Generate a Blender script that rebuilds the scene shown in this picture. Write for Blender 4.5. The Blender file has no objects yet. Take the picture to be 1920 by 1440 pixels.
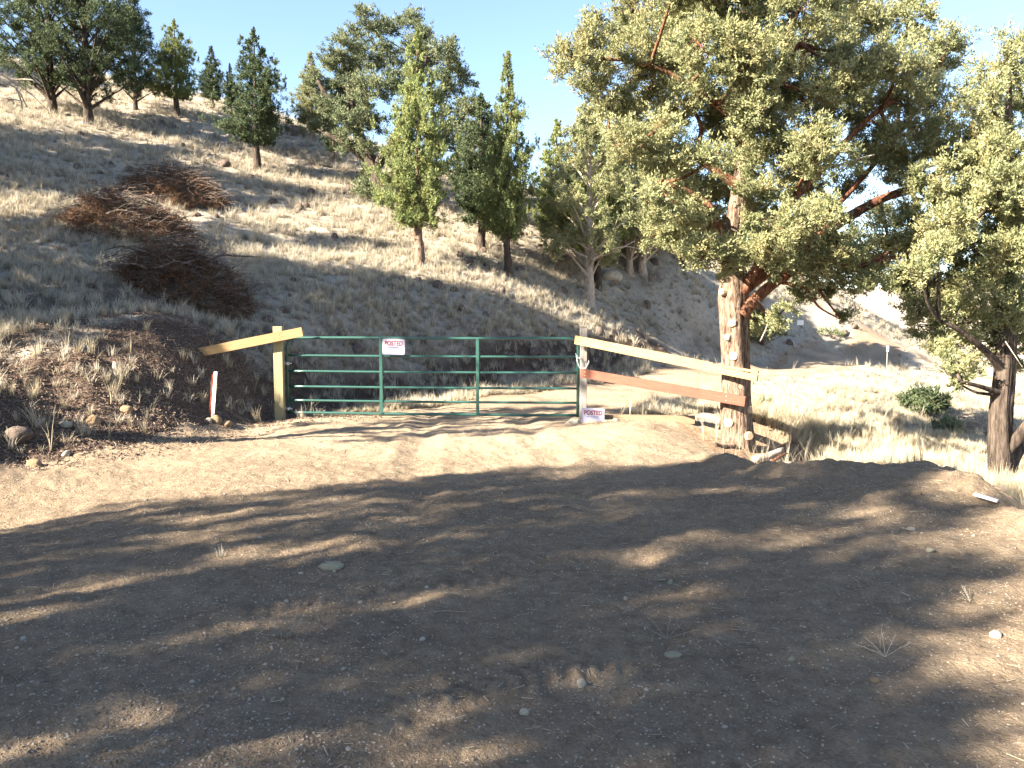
import bpy, math, random
import numpy as np
from mathutils import Vector, Matrix, Euler

random.seed(7)
SC = bpy.context.scene
COL = SC.collection

# ------------------------------------------------------------------ camera
F = 1547.0                       # focal length in photo pixels (1920 wide)
EYE = 1.6
PITCH = math.atan(120.0 / F)
cam_d = bpy.data.cameras.new("camera")
cam_d.sensor_width = 36.0
cam_d.lens = F / 1920.0 * 36.0
cam_d.clip_start = 0.05
cam_d.clip_end = 3000.0
cam = bpy.data.objects.new("camera", cam_d)
COL.objects.link(cam)
cam.location = (0, 0, EYE)
cam.rotation_euler = (math.pi / 2 - PITCH, 0, 0)
SC.camera = cam

# ------------------------------------------------------------------ light
SUN_EL = math.radians(29.0)
SUN_AZ = math.radians(60.0)      # the light travels 60 degrees to the right of the view
world = bpy.data.worlds.new("World")
SC.world = world
world.use_nodes = True
wn = world.node_tree.nodes
wl = world.node_tree.links
wn.clear()
sky = wn.new("ShaderNodeTexSky")
sky.sky_type = 'NISHITA'
sky.sun_disc = False
sky.sun_elevation = SUN_EL
sky.sun_rotation = SUN_AZ + math.pi
sky.altitude = 1300
sky.air_density = 1.0
sky.dust_density = 1.5
sky.ozone_density = 1.0
bg = wn.new("ShaderNodeBackground")
bg.inputs[1].default_value = 0.05
wo = wn.new("ShaderNodeOutputWorld")
wl.new(sky.outputs[0], bg.inputs[0])
wl.new(bg.outputs[0], wo.inputs[0])

sun_d = bpy.data.lights.new("sun", 'SUN')
sun_d.energy = 5.0
sun_d.angle = math.radians(0.53)
sun_d.color = (1.0, 0.875, 0.70)
sun = bpy.data.objects.new("sun", sun_d)
COL.objects.link(sun)
LD = Vector((math.sin(SUN_AZ) * math.cos(SUN_EL), math.cos(SUN_AZ) * math.cos(SUN_EL), -math.sin(SUN_EL)))
sun.rotation_euler = LD.to_track_quat('-Z', 'Y').to_euler()
sun.location = (-30, -20, 30)

vs = SC.view_settings
vs.view_transform = 'Standard'
vs.look = 'None'
vs.exposure = 3.0
vs.gamma = 1.0
vs.use_curve_mapping = False

# ------------------------------------------------------------------ helpers
CP, SP = math.cos(PITCH), math.sin(PITCH)


def at(px, py, d):
    """point seen at photo pixel (px, py) at world depth y = d"""
    u = (px - 960.0) / F
    v = (720.0 - py) / F
    dx, dy, dz = u, CP + v * SP, -SP + v * CP
    k = d / dy
    return Vector((dx * k, d, EYE + dz * k))


def hash2(ix, iy, seed):
    h = (ix.astype(np.int64) * 374761393 + iy.astype(np.int64) * 668265263 + seed * 974634777) & 0x7fffffff
    h = ((h ^ (h >> 13)) * 1274126177) & 0x7fffffff
    h = h ^ (h >> 16)
    return (h & 0xffffff) / float(0xffffff)


def vnoise(x, y, seed=0):
    ix, iy = np.floor(x), np.floor(y)
    fx, fy = x - ix, y - iy
    fx = fx * fx * (3 - 2 * fx)
    fy = fy * fy * (3 - 2 * fy)
    a = hash2(ix, iy, seed)
    b = hash2(ix + 1, iy, seed)
    c = hash2(ix, iy + 1, seed)
    d = hash2(ix + 1, iy + 1, seed)
    return (a * (1 - fx) + b * fx) * (1 - fy) + (c * (1 - fx) + d * fx) * fy - 0.5


def fbm(x, y, freq, octv=4, seed=0, gain=0.5):
    x = np.asarray(x, float)
    y = np.asarray(y, float)
    s = np.zeros(np.broadcast(x, y).shape)
    a = 1.0
    for o in range(octv):
        c, sn = math.cos(o * 1.3), math.sin(o * 1.3)
        s += a * vnoise((x * c - y * sn) * freq + 17.3 * o, (x * sn + y * c) * freq - 9.1 * o, seed + o)
        freq *= 2.03
        a *= gain
    return s


def tagged(o, label=None, cat=None, group=None, kind=None):
    if label:
        o["label"] = label
    if cat:
        o["category"] = cat
    if group:
        o["group"] = group
    if kind:
        o["kind"] = kind
    return o


def link_mesh(name, me, mat=None, parent=None):
    o = bpy.data.objects.new(name, me)
    COL.objects.link(o)
    if mat is not None and len(me.materials) == 0:
        me.materials.append(mat)
    if parent is not None:
        o.parent = parent
    return o


def np_mesh(name, verts, faces, tone=None, smooth=False):
    """verts (n,3); faces (m,k) all of one size"""
    me = bpy.data.meshes.new(name)
    verts = np.asarray(verts, np.float32)
    faces = np.asarray(faces, np.int32)
    k = faces.shape[1]
    me.vertices.add(len(verts))
    me.vertices.foreach_set("co", verts.ravel())
    me.loops.add(faces.size)
    me.loops.foreach_set("vertex_index", faces.ravel())
    me.polygons.add(len(faces))
    me.polygons.foreach_set("loop_start", np.arange(0, faces.size, k, dtype=np.int32))
    me.polygons.foreach_set("loop_total", np.full(len(faces), k, dtype=np.int32))
    if smooth:
        me.polygons.foreach_set("use_smooth", np.ones(len(faces), bool))
    me.update(calc_edges=True)
    if tone is not None:
        a = me.attributes.new("tone", 'FLOAT', 'POINT')
        a.data.foreach_set("value", np.asarray(tone, np.float32))
    return me


class MB:
    """collects tubes, boxes and quads into one mesh"""

    def __init__(self):
        self.v = []
        self.f = []
        self.t = []

    def tube(self, pts, rad, sides=8, cap=True, wob=0.0, tone=0.5, smooth_n=0, rng=random):
        pts = [Vector(p) for p in pts]
        rad = list(rad) if hasattr(rad, '__len__') else [rad] * len(pts)
        if smooth_n:
            pts, rad = catmull(pts, rad, smooth_n)
        n = len(pts)
        base = len(self.v)
        ref = None
        for i in range(n):
            d = (pts[min(i + 1, n - 1)] - pts[max(i - 1, 0)])
            if d.length < 1e-9:
                d = Vector((0, 0, 1))
            d.normalize()
            if ref is None:
                ref = d.cross(Vector((0, 1, 0.1)))
                if ref.length < 0.1:
                    ref = d.cross(Vector((1, 0, 0)))
            ref = (ref - d * ref.dot(d))
            ref.normalize()
            b = d.cross(ref)
            for s in range(sides):
                a = 2 * math.pi * s / sides
                r = rad[i] * (1 + (rng.uniform(-wob, wob) if wob else 0))
                self.v.append(pts[i] + (ref * math.cos(a) + b * math.sin(a)) * r)
                self.t.append(tone)
        for i in range(n - 1):
            for s in range(sides):
                s2 = (s + 1) % sides
                self.f.append((base + i * sides + s, base + i * sides + s2, base + (i + 1) * sides + s2, base + (i + 1) * sides + s))
        if cap:
            self.f.append(tuple(base + s for s in range(sides))[::-1])
            self.f.append(tuple(base + (n - 1) * sides + s for s in range(sides)))
        return self

    def box(self, c, ax, ay, az, tone=0.5):
        """centre and three half-extent vectors"""
        c, ax, ay, az = Vector(c), Vector(ax), Vector(ay), Vector(az)
        b = len(self.v)
        for k in (-1, 1):
            for j in (-1, 1):
                for i in (-1, 1):
                    self.v.append(c + ax * i + ay * j + az * k)
                    self.t.append(tone)
        for q in ((0, 2, 3, 1), (4, 5, 7, 6), (0, 1, 5, 4), (2, 6, 7, 3), (0, 4, 6, 2), (1, 3, 7, 5)):
            self.f.append(tuple(b + i for i in q))
        return self

    def mesh(self, name, smooth=False):
        me = bpy.data.meshes.new(name)
        me.from_pydata([tuple(v) for v in self.v], [], self.f)
        if smooth:
            me.polygons.foreach_set("use_smooth", np.ones(len(me.polygons), bool))
        a = me.attributes.new("tone", 'FLOAT', 'POINT')
        a.data.foreach_set("value", np.asarray(self.t, np.float32))
        me.update()
        return me

    def build(self, name, mat, parent=None, smooth=False, bevel=0.0):
        o = link_mesh(name, self.mesh(name, smooth), mat, parent)
        if bevel:
            m = o.modifiers.new("bevel", 'BEVEL')
            m.width = bevel
            m.segments = 2
            m.limit_method = 'ANGLE'
        return o


def catmull(pts, rad, n):
    P, Rr = [], []
    m = len(pts)
    for i in range(m - 1):
        p0, p1, p2, p3 = pts[max(i - 1, 0)], pts[i], pts[i + 1], pts[min(i + 2, m - 1)]
        for k in range(n):
            t = k / n
            t2, t3 = t * t, t * t * t
            P.append(0.5 * ((2 * p1) + (p2 - p0) * t + (2 * p0 - 5 * p1 + 4 * p2 - p3) * t2 + (3 * p1 - p0 - 3 * p2 + p3) * t3))
            Rr.append(rad[i] * (1 - t) + rad[i + 1] * t)
    P.append(pts[-1])
    Rr.append(rad[-1])
    return P, Rr


# ------------------------------------------------------------------ materials
def new_mat(name, rough=0.9, spec=0.2):
    m = bpy.data.materials.new(name)
    m.use_nodes = True
    nt = m.node_tree
    b = nt.nodes["Principled BSDF"]
    b.inputs["Roughness"].default_value = rough
    b.inputs["Specular IOR Level"].default_value = spec
    return m, nt, b


def N(nt, typ, **kw):
    n = nt.nodes.new(typ)
    for k, v in kw.items():
        if k.startswith("_"):
            n.inputs[k[1:].replace("_", " ")].default_value = v
        else:
            setattr(n, k, v)
    return n


def ramp(nt, fac, stops, interp='LINEAR'):
    r = nt.nodes.new("ShaderNodeValToRGB")
    r.color_ramp.interpolation = interp
    e = r.color_ramp.elements
    while len(e) > 1:
        e.remove(e[-1])
    e[0].position = stops[0][0]
    e[0].color = (*stops[0][1], 1)
    for p, c in stops[1:]:
        x = e.new(p)
        x.color = (*c, 1)
    nt.links.new(fac, r.inputs[0])
    return r.outputs[0]


def noise(nt, vec, scale, detail=4, rough=0.55, dist=0.0):
    n = nt.nodes.new("ShaderNodeTexNoise")
    n.inputs["Scale"].default_value = scale
    n.inputs["Detail"].default_value = detail
    n.inputs["Roughness"].default_value = rough
    n.inputs["Distortion"].default_value = dist
    if vec is not None:
        nt.links.new(vec, n.inputs["Vector"])
    return n.outputs["Fac"]


def mixc(nt, fac, a, b, blend='MIX'):
    m = nt.nodes.new("ShaderNodeMix")
    m.data_type = 'RGBA'
    m.blend_type = blend
    for s, val in ((0, fac), (6, a), (7, b)):
        if isinstance(val, (int, float)):
            m.inputs[s].default_value = val
        elif isinstance(val, tuple):
            m.inputs[s].default_value = (*val, 1)
        else:
            nt.links.new(val, m.inputs[s])
    return m.outputs[2]


def mth(nt, op, a, b=0.0):
    m = nt.nodes.new("ShaderNodeMath")
    m.operation = op
    for i, val in ((0, a), (1, b)):
        if isinstance(val, (int, float)):
            m.inputs[i].default_value = val
        else:
            nt.links.new(val, m.inputs[i])
    return m.outputs[0]


def bump(nt, b, height, strength=0.5, dist=0.02, prev=None):
    n = nt.nodes.new("ShaderNodeBump")
    n.inputs["Strength"].default_value = strength
    n.inputs["Distance"].default_value = dist
    nt.links.new(height, n.inputs["Height"])
    if prev is not None:
        nt.links.new(prev, n.inputs["Normal"])
    nt.links.new(n.outputs[0], b.inputs["Normal"])
    return n.outputs[0]


def objco(nt):
    return nt.nodes.new("ShaderNodeTexCoord").outputs["Object"]


def attr(nt, name):
    a = nt.nodes.new("ShaderNodeAttribute")
    a.attribute_name = name
    return a.outputs["Fac"]


def mat_dirt():
    m, nt, b = new_mat("trodden_dirt", 0.95, 0.1)
    co = objco(nt)
    n1 = noise(nt, co, 0.8, 6, 0.6)
    n2 = noise(nt, co, 9.0, 6, 0.7)
    n3 = noise(nt, co, 60.0, 4, 0.7)
    c = ramp(nt, n1, [(0.3, (0.135, 0.102, 0.070)), (0.7, (0.27, 0.208, 0.143))])
    c2 = ramp(nt, n2, [(0.3, (0.085, 0.064, 0.046)), (0.5, (0.20, 0.154, 0.110)), (0.75, (0.34, 0.272, 0.195))])
    c = mixc(nt, 0.5, c, c2)
    c3 = ramp(nt, n3, [(0.3, (0.35, 0.35, 0.35)), (0.55, (1, 1, 1)), (0.8, (1.35, 1.35, 1.3))])
    c = mixc(nt, 0.55, c, c3, 'MULTIPLY')
    # pale grit
    vo = nt.nodes.new("ShaderNodeTexVoronoi")
    vo.inputs["Scale"].default_value = 55
    nt.links.new(co, vo.inputs["Vector"])
    sep = nt.nodes.new("ShaderNodeSeparateColor")
    nt.links.new(vo.outputs["Color"], sep.inputs[0])
    pick = mth(nt, 'GREATER_THAN', sep.outputs[0], 0.88)
    near = mth(nt, 'LESS_THAN', vo.outputs["Distance"], 0.30)
    grit = mth(nt, 'MULTIPLY', pick, near)
    c = mixc(nt, mth(nt, 'MULTIPLY', grit, 0.7), c, (0.52, 0.46, 0.38))
    # straw and dead-grass smear further out
    pale = attr(nt, "pale")
    c = mixc(nt, mth(nt, 'MULTIPLY', pale, 0.55), c, (0.40, 0.315, 0.225))
    nt.links.new(c, b.inputs["Base Color"])
    h = mth(nt, 'ADD', mth(nt, 'MULTIPLY', n2, 1.0), mth(nt, 'MULTIPLY', n3, 0.45))
    h = mth(nt, 'ADD', h, mth(nt, 'MULTIPLY', grit, 0.25))
    bump(nt, b, h, 1.0, 0.05)
    return m


def mat_hill():
    m, nt, b = new_mat("hillside_ground", 0.97, 0.05)
    co = objco(nt)
    n1 = noise(nt, co, 0.55, 6, 0.6)
    n2 = noise(nt, co, 5.0, 6, 0.7)
    n3 = noise(nt, co, 30.0, 5, 0.75)
    straw = ramp(nt, n1, [(0.3, (0.24, 0.213, 0.17)), (0.7, (0.39, 0.352, 0.29))])
    s2 = ramp(nt, n2, [(0.32, (0.16, 0.115, 0.08)), (0.5, (0.33, 0.29, 0.235)), (0.75, (0.45, 0.41, 0.34))])
    c = mixc(nt, 0.55, straw, s2)
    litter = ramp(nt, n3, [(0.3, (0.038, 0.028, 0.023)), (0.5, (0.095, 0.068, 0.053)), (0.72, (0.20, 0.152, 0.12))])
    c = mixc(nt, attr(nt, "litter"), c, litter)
    bare = ramp(nt, n2, [(0.3, (0.045, 0.032, 0.026)), (0.7, (0.12, 0.085, 0.062))])  # dark bare dirt, also carrying the painted shade of the banks
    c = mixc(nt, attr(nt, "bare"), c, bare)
    tan = ramp(nt, n2, [(0.3, (0.22, 0.15, 0.10)), (0.7, (0.36, 0.26, 0.18))])
    c = mixc(nt, attr(nt, "tan"), c, tan)
    c3 = ramp(nt, n3, [(0.3, (0.5, 0.5, 0.5)), (0.6, (1.1, 1.1, 1.1))])
    c = mixc(nt, 0.6, c, c3, 'MULTIPLY')
    nt.links.new(c, b.inputs["Base Color"])
    h = mth(nt, 'ADD', n2, mth(nt, 'MULTIPLY', n3, 0.5))
    bump(nt, b, h, 0.9, 0.08)
    return m


def mat_leaf(name, dark, light, accent, acc=0.15, transl=0.25):
    m, nt, b = new_mat(name, 0.75, 0.15)
    t = attr(nt, "tone")
    oi = nt.nodes.new("ShaderNodeObjectInfo")
    c = mixc(nt, t, dark, light)
    n = noise(nt, objco(nt), 3.0, 3)
    c = mixc(nt, ramp(nt, n, [(0.45, (0, 0, 0)), (0.7, (acc * 3, acc * 3, acc * 3))]), c, accent)
    hs = nt.nodes.new("ShaderNodeHueSaturation")
    nt.links.new(mth(nt, 'ADD', 0.85, mth(nt, 'MULTIPLY', oi.outputs["Random"], 0.3)), hs.inputs["Value"])
    nt.links.new(c, hs.inputs["Color"])
    nt.links.new(hs.outputs[0], b.inputs["Base Color"])
    tr = nt.nodes.new("ShaderNodeBsdfTranslucent")
    nt.links.new(hs.outputs[0], tr.inputs["Color"])
    mx = nt.nodes.new("ShaderNodeMixShader")
    mx.inputs[0].default_value = transl
    nt.links.new(b.outputs[0], mx.inputs[1])
    nt.links.new(tr.outputs[0], mx.inputs[2])
    nt.links.new(mx.outputs[0], nt.nodes["Material Output"].inputs[0])
    return m


def mat_bark(name, c0, c1, c2, scale=6.0):
    m, nt, b = new_mat(name, 0.95, 0.1)
    co = objco(nt)
    mp = nt.nodes.new("ShaderNodeMapping")
    mp.inputs["Scale"].default_value = (1, 1, 0.16)
    nt.links.new(co, mp.inputs[0])
    n1 = noise(nt, mp.outputs[0], scale * 3, 6, 0.7, 0.4)
    n2 = noise(nt, co, 2.2, 4)
    c = ramp(nt, n1, [(0.38, c0), (0.5, c1), (0.66, c2)])
    c = mixc(nt, mth(nt, 'MULTIPLY', n2, 0.5), c, c0)
    nt.links.new(c, b.inputs["Base Color"])
    bump(nt, b, n1, 1.0, 0.03)
    return m


def mat_wood(name, c0, c1, knot, axis_scale=(1, 14, 14), dirt=0.3):
    m, nt, b = new_mat(name, 0.8, 0.25)
    co = objco(nt)
    mp = nt.nodes.new("ShaderNodeMapping")
    mp.inputs["Scale"].default_value = axis_scale
    nt.links.new(co, mp.inputs[0])
    n1 = noise(nt, mp.outputs[0], 3.0, 6, 0.65, 1.5)
    c = ramp(nt, n1, [(0.3, c0), (0.65, c1)])
    vo = nt.nodes.new("ShaderNodeTexVoronoi")
    vo.inputs["Scale"].default_value = 2.3
    nt.links.new(co, vo.inputs["Vector"])
    k = ramp(nt, vo.outputs["Distance"], [(0.03, (1, 1, 1)), (0.07, (0, 0, 0))])
    c = mixc(nt, mth(nt, 'MULTIPLY', k, 0.8), c, knot)
    n2 = noise(nt, co, 2.5, 4)
    c = mixc(nt, mth(nt, 'MULTIPLY', ramp(nt, n2, [(0.5, (0, 0, 0)), (0.75, (1, 1, 1))]), dirt), c, knot)
    nt.links.new(c, b.inputs["Base Color"])
    bump(nt, b, n1, 0.35, 0.005)
    return m


def mat_rock(name, c0, c1, scale=5.0):
    m, nt, b = new_mat(name, 0.92, 0.15)
    co = objco(nt)
    n1 = noise(nt, co, scale, 6, 0.7)
    n2 = noise(nt, co, scale * 6, 4, 0.7)
    c = ramp(nt, n1, [(0.35, c0), (0.65, c1)])
    c = mixc(nt, 0.4, c, ramp(nt, n2, [(0.3, (0.5, 0.5, 0.5)), (0.7, (1.2, 1.2, 1.2))]), 'MULTIPLY')
    nt.links.new(c, b.inputs["Base Color"])
    bump(nt, b, mth(nt, 'ADD', n1, n2), 0.6, 0.02)
    return m


def mat_plain(name, col, rough=0.6, spec=0.4, metal=0.0, var=0.25, vs_=20.0):
    m, nt, b = new_mat(name, rough, spec)
    b.inputs["Metallic"].default_value = metal
    co = objco(nt)
    n1 = noise(nt, co, vs_, 5, 0.65)
    lo = tuple(x * (1 - var) for x in col)
    hi = tuple(min(1, x * (1 + var)) for x in col)
    nt.links.new(ramp(nt, n1, [(0.3, lo), (0.7, hi)]), b.inputs["Base Color"])
    return m


def mat_grass(name, a, b_, transl=0.3):
    m, nt, b = new_mat(name, 0.8, 0.1)
    oi = nt.nodes.new("ShaderNodeObjectInfo")
    c = ramp(nt, oi.outputs["Random"], [(0.0, a), (0.6, b_), (1.0, tuple(x * 1.15 for x in b_))])
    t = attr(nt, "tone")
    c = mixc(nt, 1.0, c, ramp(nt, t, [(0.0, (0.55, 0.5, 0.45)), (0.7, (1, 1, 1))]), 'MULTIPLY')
    nt.links.new(c, b.inputs["Base Color"])
    tr = nt.nodes.new("ShaderNodeBsdfTranslucent")
    nt.links.new(c, tr.inputs["Color"])
    mx = nt.nodes.new("ShaderNodeMixShader")
    mx.inputs[0].default_value = transl
    nt.links.new(b.outputs[0], mx.inputs[1])
    nt.links.new(tr.outputs[0], mx.inputs[2])
    nt.links.new(mx.outputs[0], nt.nodes["Material Output"].inputs[0])
    return m


M = {}
M['dirt'] = mat_dirt()
M['hill'] = mat_hill()
M['leaf'] = mat_leaf("juniper_scales", (0.110, 0.132, 0.068), (0.315, 0.325, 0.170), (0.34, 0.295, 0.15), 0.2, 0.35)
M['leaf_young'] = mat_leaf("young_juniper_scales", (0.085, 0.120, 0.050), (0.265, 0.305, 0.120), (0.30, 0.28, 0.11), 0.15, 0.32)
M['leaf_dark'] = mat_leaf("dark_juniper_scales", (0.040, 0.062, 0.034), (0.095, 0.125, 0.062), (0.12, 0.12, 0.06), 0.1, 0.15)
M['leaf_mid'] = mat_leaf("blue_green_juniper_scales", (0.055, 0.078, 0.046), (0.170, 0.195, 0.108), (0.21, 0.20, 0.11), 0.15, 0.25)
M['leaf_sage'] = mat_leaf("sagebrush_leaves", (0.10, 0.13, 0.08), (0.24, 0.27, 0.17), (0.28, 0.27, 0.12), 0.2, 0.2)
M['bark'] = mat_bark("juniper_bark", (0.040, 0.026, 0.019), (0.185, 0.132, 0.100), (0.33, 0.255, 0.20), 11)
M['bark_red'] = mat_bark("red_limb_bark", (0.050, 0.026, 0.018), (0.19, 0.085, 0.050), (0.33, 0.185, 0.125), 10)
M['bark_dark'] = mat_bark("dark_and_shaded_bark", (0.026, 0.020, 0.017), (0.070, 0.055, 0.045), (0.135, 0.11, 0.09), 7)  # dark bark; also stands in for shade on the right-hand juniper
M['deadwood'] = mat_bark("bleached_deadwood", (0.20, 0.16, 0.125), (0.38, 0.32, 0.26), (0.5, 0.44, 0.37), 8)
M['brushwood'] = mat_bark("brush_twigs", (0.060, 0.045, 0.038), (0.15, 0.115, 0.098), (0.30, 0.26, 0.225), 8)
M['needles'] = mat_leaf("dead_brown_needles", (0.050, 0.030, 0.020), (0.160, 0.088, 0.052), (0.22, 0.14, 0.08), 0.2, 0.1)
M['cut'] = mat_plain("cut_wood_face", (0.34, 0.26, 0.18), 0.8, 0.1, 0, 0.15, 30)
M['pine'] = mat_wood("fresh_pine_board", (0.21, 0.135, 0.062), (0.30, 0.205, 0.105), (0.10, 0.05, 0.025))
M['red'] = mat_wood("reddish_board", (0.10, 0.036, 0.024), (0.155, 0.062, 0.041), (0.05, 0.018, 0.013))
M['treated'] = mat_wood("treated_post_wood", (0.22, 0.19, 0.105), (0.30, 0.26, 0.15), (0.13, 0.10, 0.06), (14, 14, 1), 0.2)
M['grey_wood'] = mat_wood("weathered_grey_wood", (0.16, 0.15, 0.14), (0.26, 0.245, 0.23), (0.09, 0.08, 0.075), (14, 14, 1), 0.2)
M['tie'] = mat_wood("old_timber", (0.12, 0.09, 0.06), (0.21, 0.155, 0.10), (0.07, 0.05, 0.035))
M['gate'] = mat_plain("green_gate_paint", (0.018, 0.064, 0.054), 0.30, 0.6, 0.0, 0.15, 8)
M['zinc'] = mat_plain("zinc_plated_steel", (0.55, 0.55, 0.56), 0.35, 0.5, 0.9, 0.15, 50)
M['lath'] = mat_plain("white_lath", (0.74, 0.71, 0.66), 0.7, 0.2, 0, 0.08, 20)
M['rust'] = mat_plain("red_brown_edge", (0.16, 0.035, 0.02), 0.8, 0.2, 0, 0.3, 20)
M['sign'] = mat_plain("white_sign_plastic", (0.44, 0.43, 0.50), 0.4, 0.4, 0, 0.03, 5)
M['ink_red'] = mat_plain("dark_red_ink", (0.20, 0.008, 0.03), 0.5, 0.3, 0, 0.05, 5)
M['ink_blue'] = mat_plain("blue_ink", (0.07, 0.07, 0.26), 0.5, 0.3, 0, 0.05, 5)
M['ink_pale'] = mat_plain("faded_ink", (0.25, 0.20, 0.38), 0.5, 0.3, 0, 0.05, 5)
M['rock_dark'] = mat_rock("dark_basalt", (0.055, 0.045, 0.040), (0.15, 0.115, 0.095))
M['rock_tan'] = mat_rock("tan_stone", (0.17, 0.115, 0.070), (0.33, 0.24, 0.15), 9)
M['rock_pale'] = mat_rock("pale_stone", (0.26, 0.23, 0.18), (0.44, 0.40, 0.33), 9)
M['rock_grey'] = mat_rock("lichened_grey_stone", (0.19, 0.18, 0.13), (0.36, 0.34, 0.25), 12)
M['pebble'] = mat_rock("pebble_stone", (0.30, 0.26, 0.21), (0.50, 0.45, 0.38), 20)
M['clod'] = mat_rock("dirt_clod", (0.17, 0.128, 0.095), (0.30, 0.23, 0.17), 20)
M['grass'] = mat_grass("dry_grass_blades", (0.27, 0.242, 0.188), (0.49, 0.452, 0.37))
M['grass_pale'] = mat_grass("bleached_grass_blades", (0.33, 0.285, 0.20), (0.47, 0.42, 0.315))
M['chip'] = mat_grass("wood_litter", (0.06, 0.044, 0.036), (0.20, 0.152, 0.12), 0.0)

# ------------------------------------------------------------------ terrain
CT = []


def cw(x, y, z):
    CT.append((x, y, z))


def ci(px, py, d, dz=0.0):
    p = at(px, py, d)
    CT.append((p.x, p.y, p.z + dz))


for x in (-8, -5.5, -3, 0, 2.5):
    for y in (-14, -6, 0, 3, 5.5, 7.5):
        cw(x, y, 0.0)
for x, y in ((-4, 9), (-2, 9), (0, 9), (1.8, 9), (-3.5, 11), (-1.5, 11), (0.5, 11), (2.2, 11), (-3.3, 12.5), (-1, 12.7), (1, 12.7), (2.4, 12.8)):
    cw(x, y, -0.02)
for x, y in ((-3.9, 13.8), (-2.5, 13.8), (-1, 13.7), (1, 13.5), (2.8, 13.5)):
    cw(x, y, -0.045)
# berm edge and fall on the right
ci(1480, 886, 8.9, 0.02); ci(1600, 884, 8.8, 0.03); ci(1700, 880, 8.8, 0.03); ci(1780, 887, 8.6, 0.02)
ci(1860, 930, 7.6, 0.02); ci(1925, 965, 6.9, 0.0); cw(3.6, 5.2, 0.0); cw(4.0, 3.0, 0); cw(4.5, 0, 0); cw(4.5, -8, 0)
for px, py, d in ((1520, 893, 10.0), (1560, 872, 10.8), (1640, 885, 10.6), (1700, 880, 11), (1760, 900, 10.6), (1830, 915, 10.6), (1880, 915, 11.6),
                  (1930, 960, 9.6), (1930, 1000, 8.2), (1800, 850, 13), (1900, 860, 14), (1900, 790, 18), (1750, 800, 17.5), (1700, 780, 17),
                  (1600, 800, 14.5), (1600, 765, 16.5), (1400, 876, 10.2), (1330, 832, 11.5), (1385, 852, 12.0), (1300, 792, 13.2),
                  (1430, 795, 13.2), (1460, 850, 11.6), (1560, 830, 13), (1430, 740, 16.5), (1500, 745, 17.5), (1650, 742, 18.5)):
    ci(px, py, d)
cw(3.9, 11.3, -0.75); cw(4.3, 11.9, -0.8)
cw(6.5, 6.5, -1.0); cw(8, 3, -1.5); cw(8, -5, -1.2); cw(12, 0, -3); cw(12, 8, -2.4); cw(11, 14, -1.9); cw(14, 20, -2.2); cw(20, 10, -4); cw(22, 28, -2.8)
# road behind the gate
for px, py, d in ((900, 742, 17), (700, 765, 15), (1000, 727, 18.8), (1200, 712, 21.5), (1100, 760, 15.5), (1250, 745, 17), (1350, 715, 21), (1350, 700, 24.5),
                  (1500, 692, 26.5), (1600, 672, 34), (1660, 657, 42), (1720, 661, 40), (1500, 705, 23), (1640, 690, 28)):
    ci(px, py, d)
for px, py, d in ((1720, 720, 28), (1800, 745, 26), (1760, 690, 36), (1850, 700, 40), (1900, 740, 30), (1950, 700, 50), (1850, 670, 70)):
    ci(px, py, d)
# foot of the bank behind the gate, its shoulder
for px, py, d in ((470, 782, 13.9), (560, 768, 14.9), (650, 748, 16.4), (800, 732, 17.9), (900, 720, 19), (1100, 703, 22.0), (1300, 688, 26), (1400, 674, 30), (1550, 655, 37), (1650, 645, 42)):
    ci(px, py, d)
for px, py, d in ((470, 620, 16.4), (560, 600, 17.4), (700, 592, 19), (900, 600, 21), (1100, 622, 24), (1300, 642, 28.5), (1450, 615, 33.5), (1580, 590, 39),
                  (560, 690, 15.8), (700, 680, 17.4), (900, 670, 19.8), (1100, 670, 22.8)):
    ci(px, py, d)
# left bank
for px, py, d in ((0, 868, 9.2), (150, 852, 9.6), (250, 836, 10.3), (400, 797, 12.3), (0, 720, 10.7), (200, 712, 11.6), (350, 725, 12.7), (440, 700, 14),
                  (0, 600, 13.2), (200, 585, 14.5), (350, 595, 15.7), (0, 500, 16.8), (200, 480, 18.6), (-150, 700, 9.5), (-150, 860, 7.8)):
    ci(px, py, d)


def Hplane(x, y):
    return -0.22 * x + 0.39 * y - 6.75


for y in (24, 28, 32, 36, 40):
    for x in np.arange(-36, 9, 6):
        if x / y < 0.2:
            cz = np.interp(x, [-36, -22, -10, 1, 9], [16, 13.6, 11.3, 7, 5.6])
            cw(float(x), y, float(min(Hplane(x, y), cz)))
for px, py, d in ((1450, 550, 37), (1300, 570, 29.5), (1380, 510, 36), (1300, 490, 36), (1250, 480, 33),
                  (0, 120, 42), (100, 150, 43), (330, 195, 45), (560, 232, 44), (640, 268, 43), (800, 330, 45), (1000, 400, 46), (1300, 448, 46),
                  (1450, 505, 45), (1560, 550, 44), (1640, 600, 44), (1700, 645, 44)):
    ci(px, py, d)
for px, py, d in ((0, 120, 42), (330, 195, 45), (640, 268, 43), (1000, 400, 46), (1300, 448, 46), (1560, 550, 44), (1700, 645, 44)):
    p = at(px, py, d)
    cw(p.x * 1.4, p.y * 1.4, p.z - 1.0)
    cw(p.x * 2.0, p.y * 2.0, p.z * 0.7 - 3)
for t in ((-12, 10, 1.0), (-10, 7.6, 0.35), (-16, 12, 1.7), (-20, 16, 3.2), (-14, 5, 0.1), (-20, 5, 0.8), (-30, 10, 3), (-30, 0, 1), (-30, -20, 0), (-15, -3, 0), (-22, 24, 7.0 - 0.4), (-40, 30, 13), (-16, 18, 3.7), (0, -25, 0), (20, -20, -3)):
    cw(*t)

CT = np.array(CT)
_c2 = CT[:, :2]


def kern(d2):
    return np.sqrt(d2 + 0.55)


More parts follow.
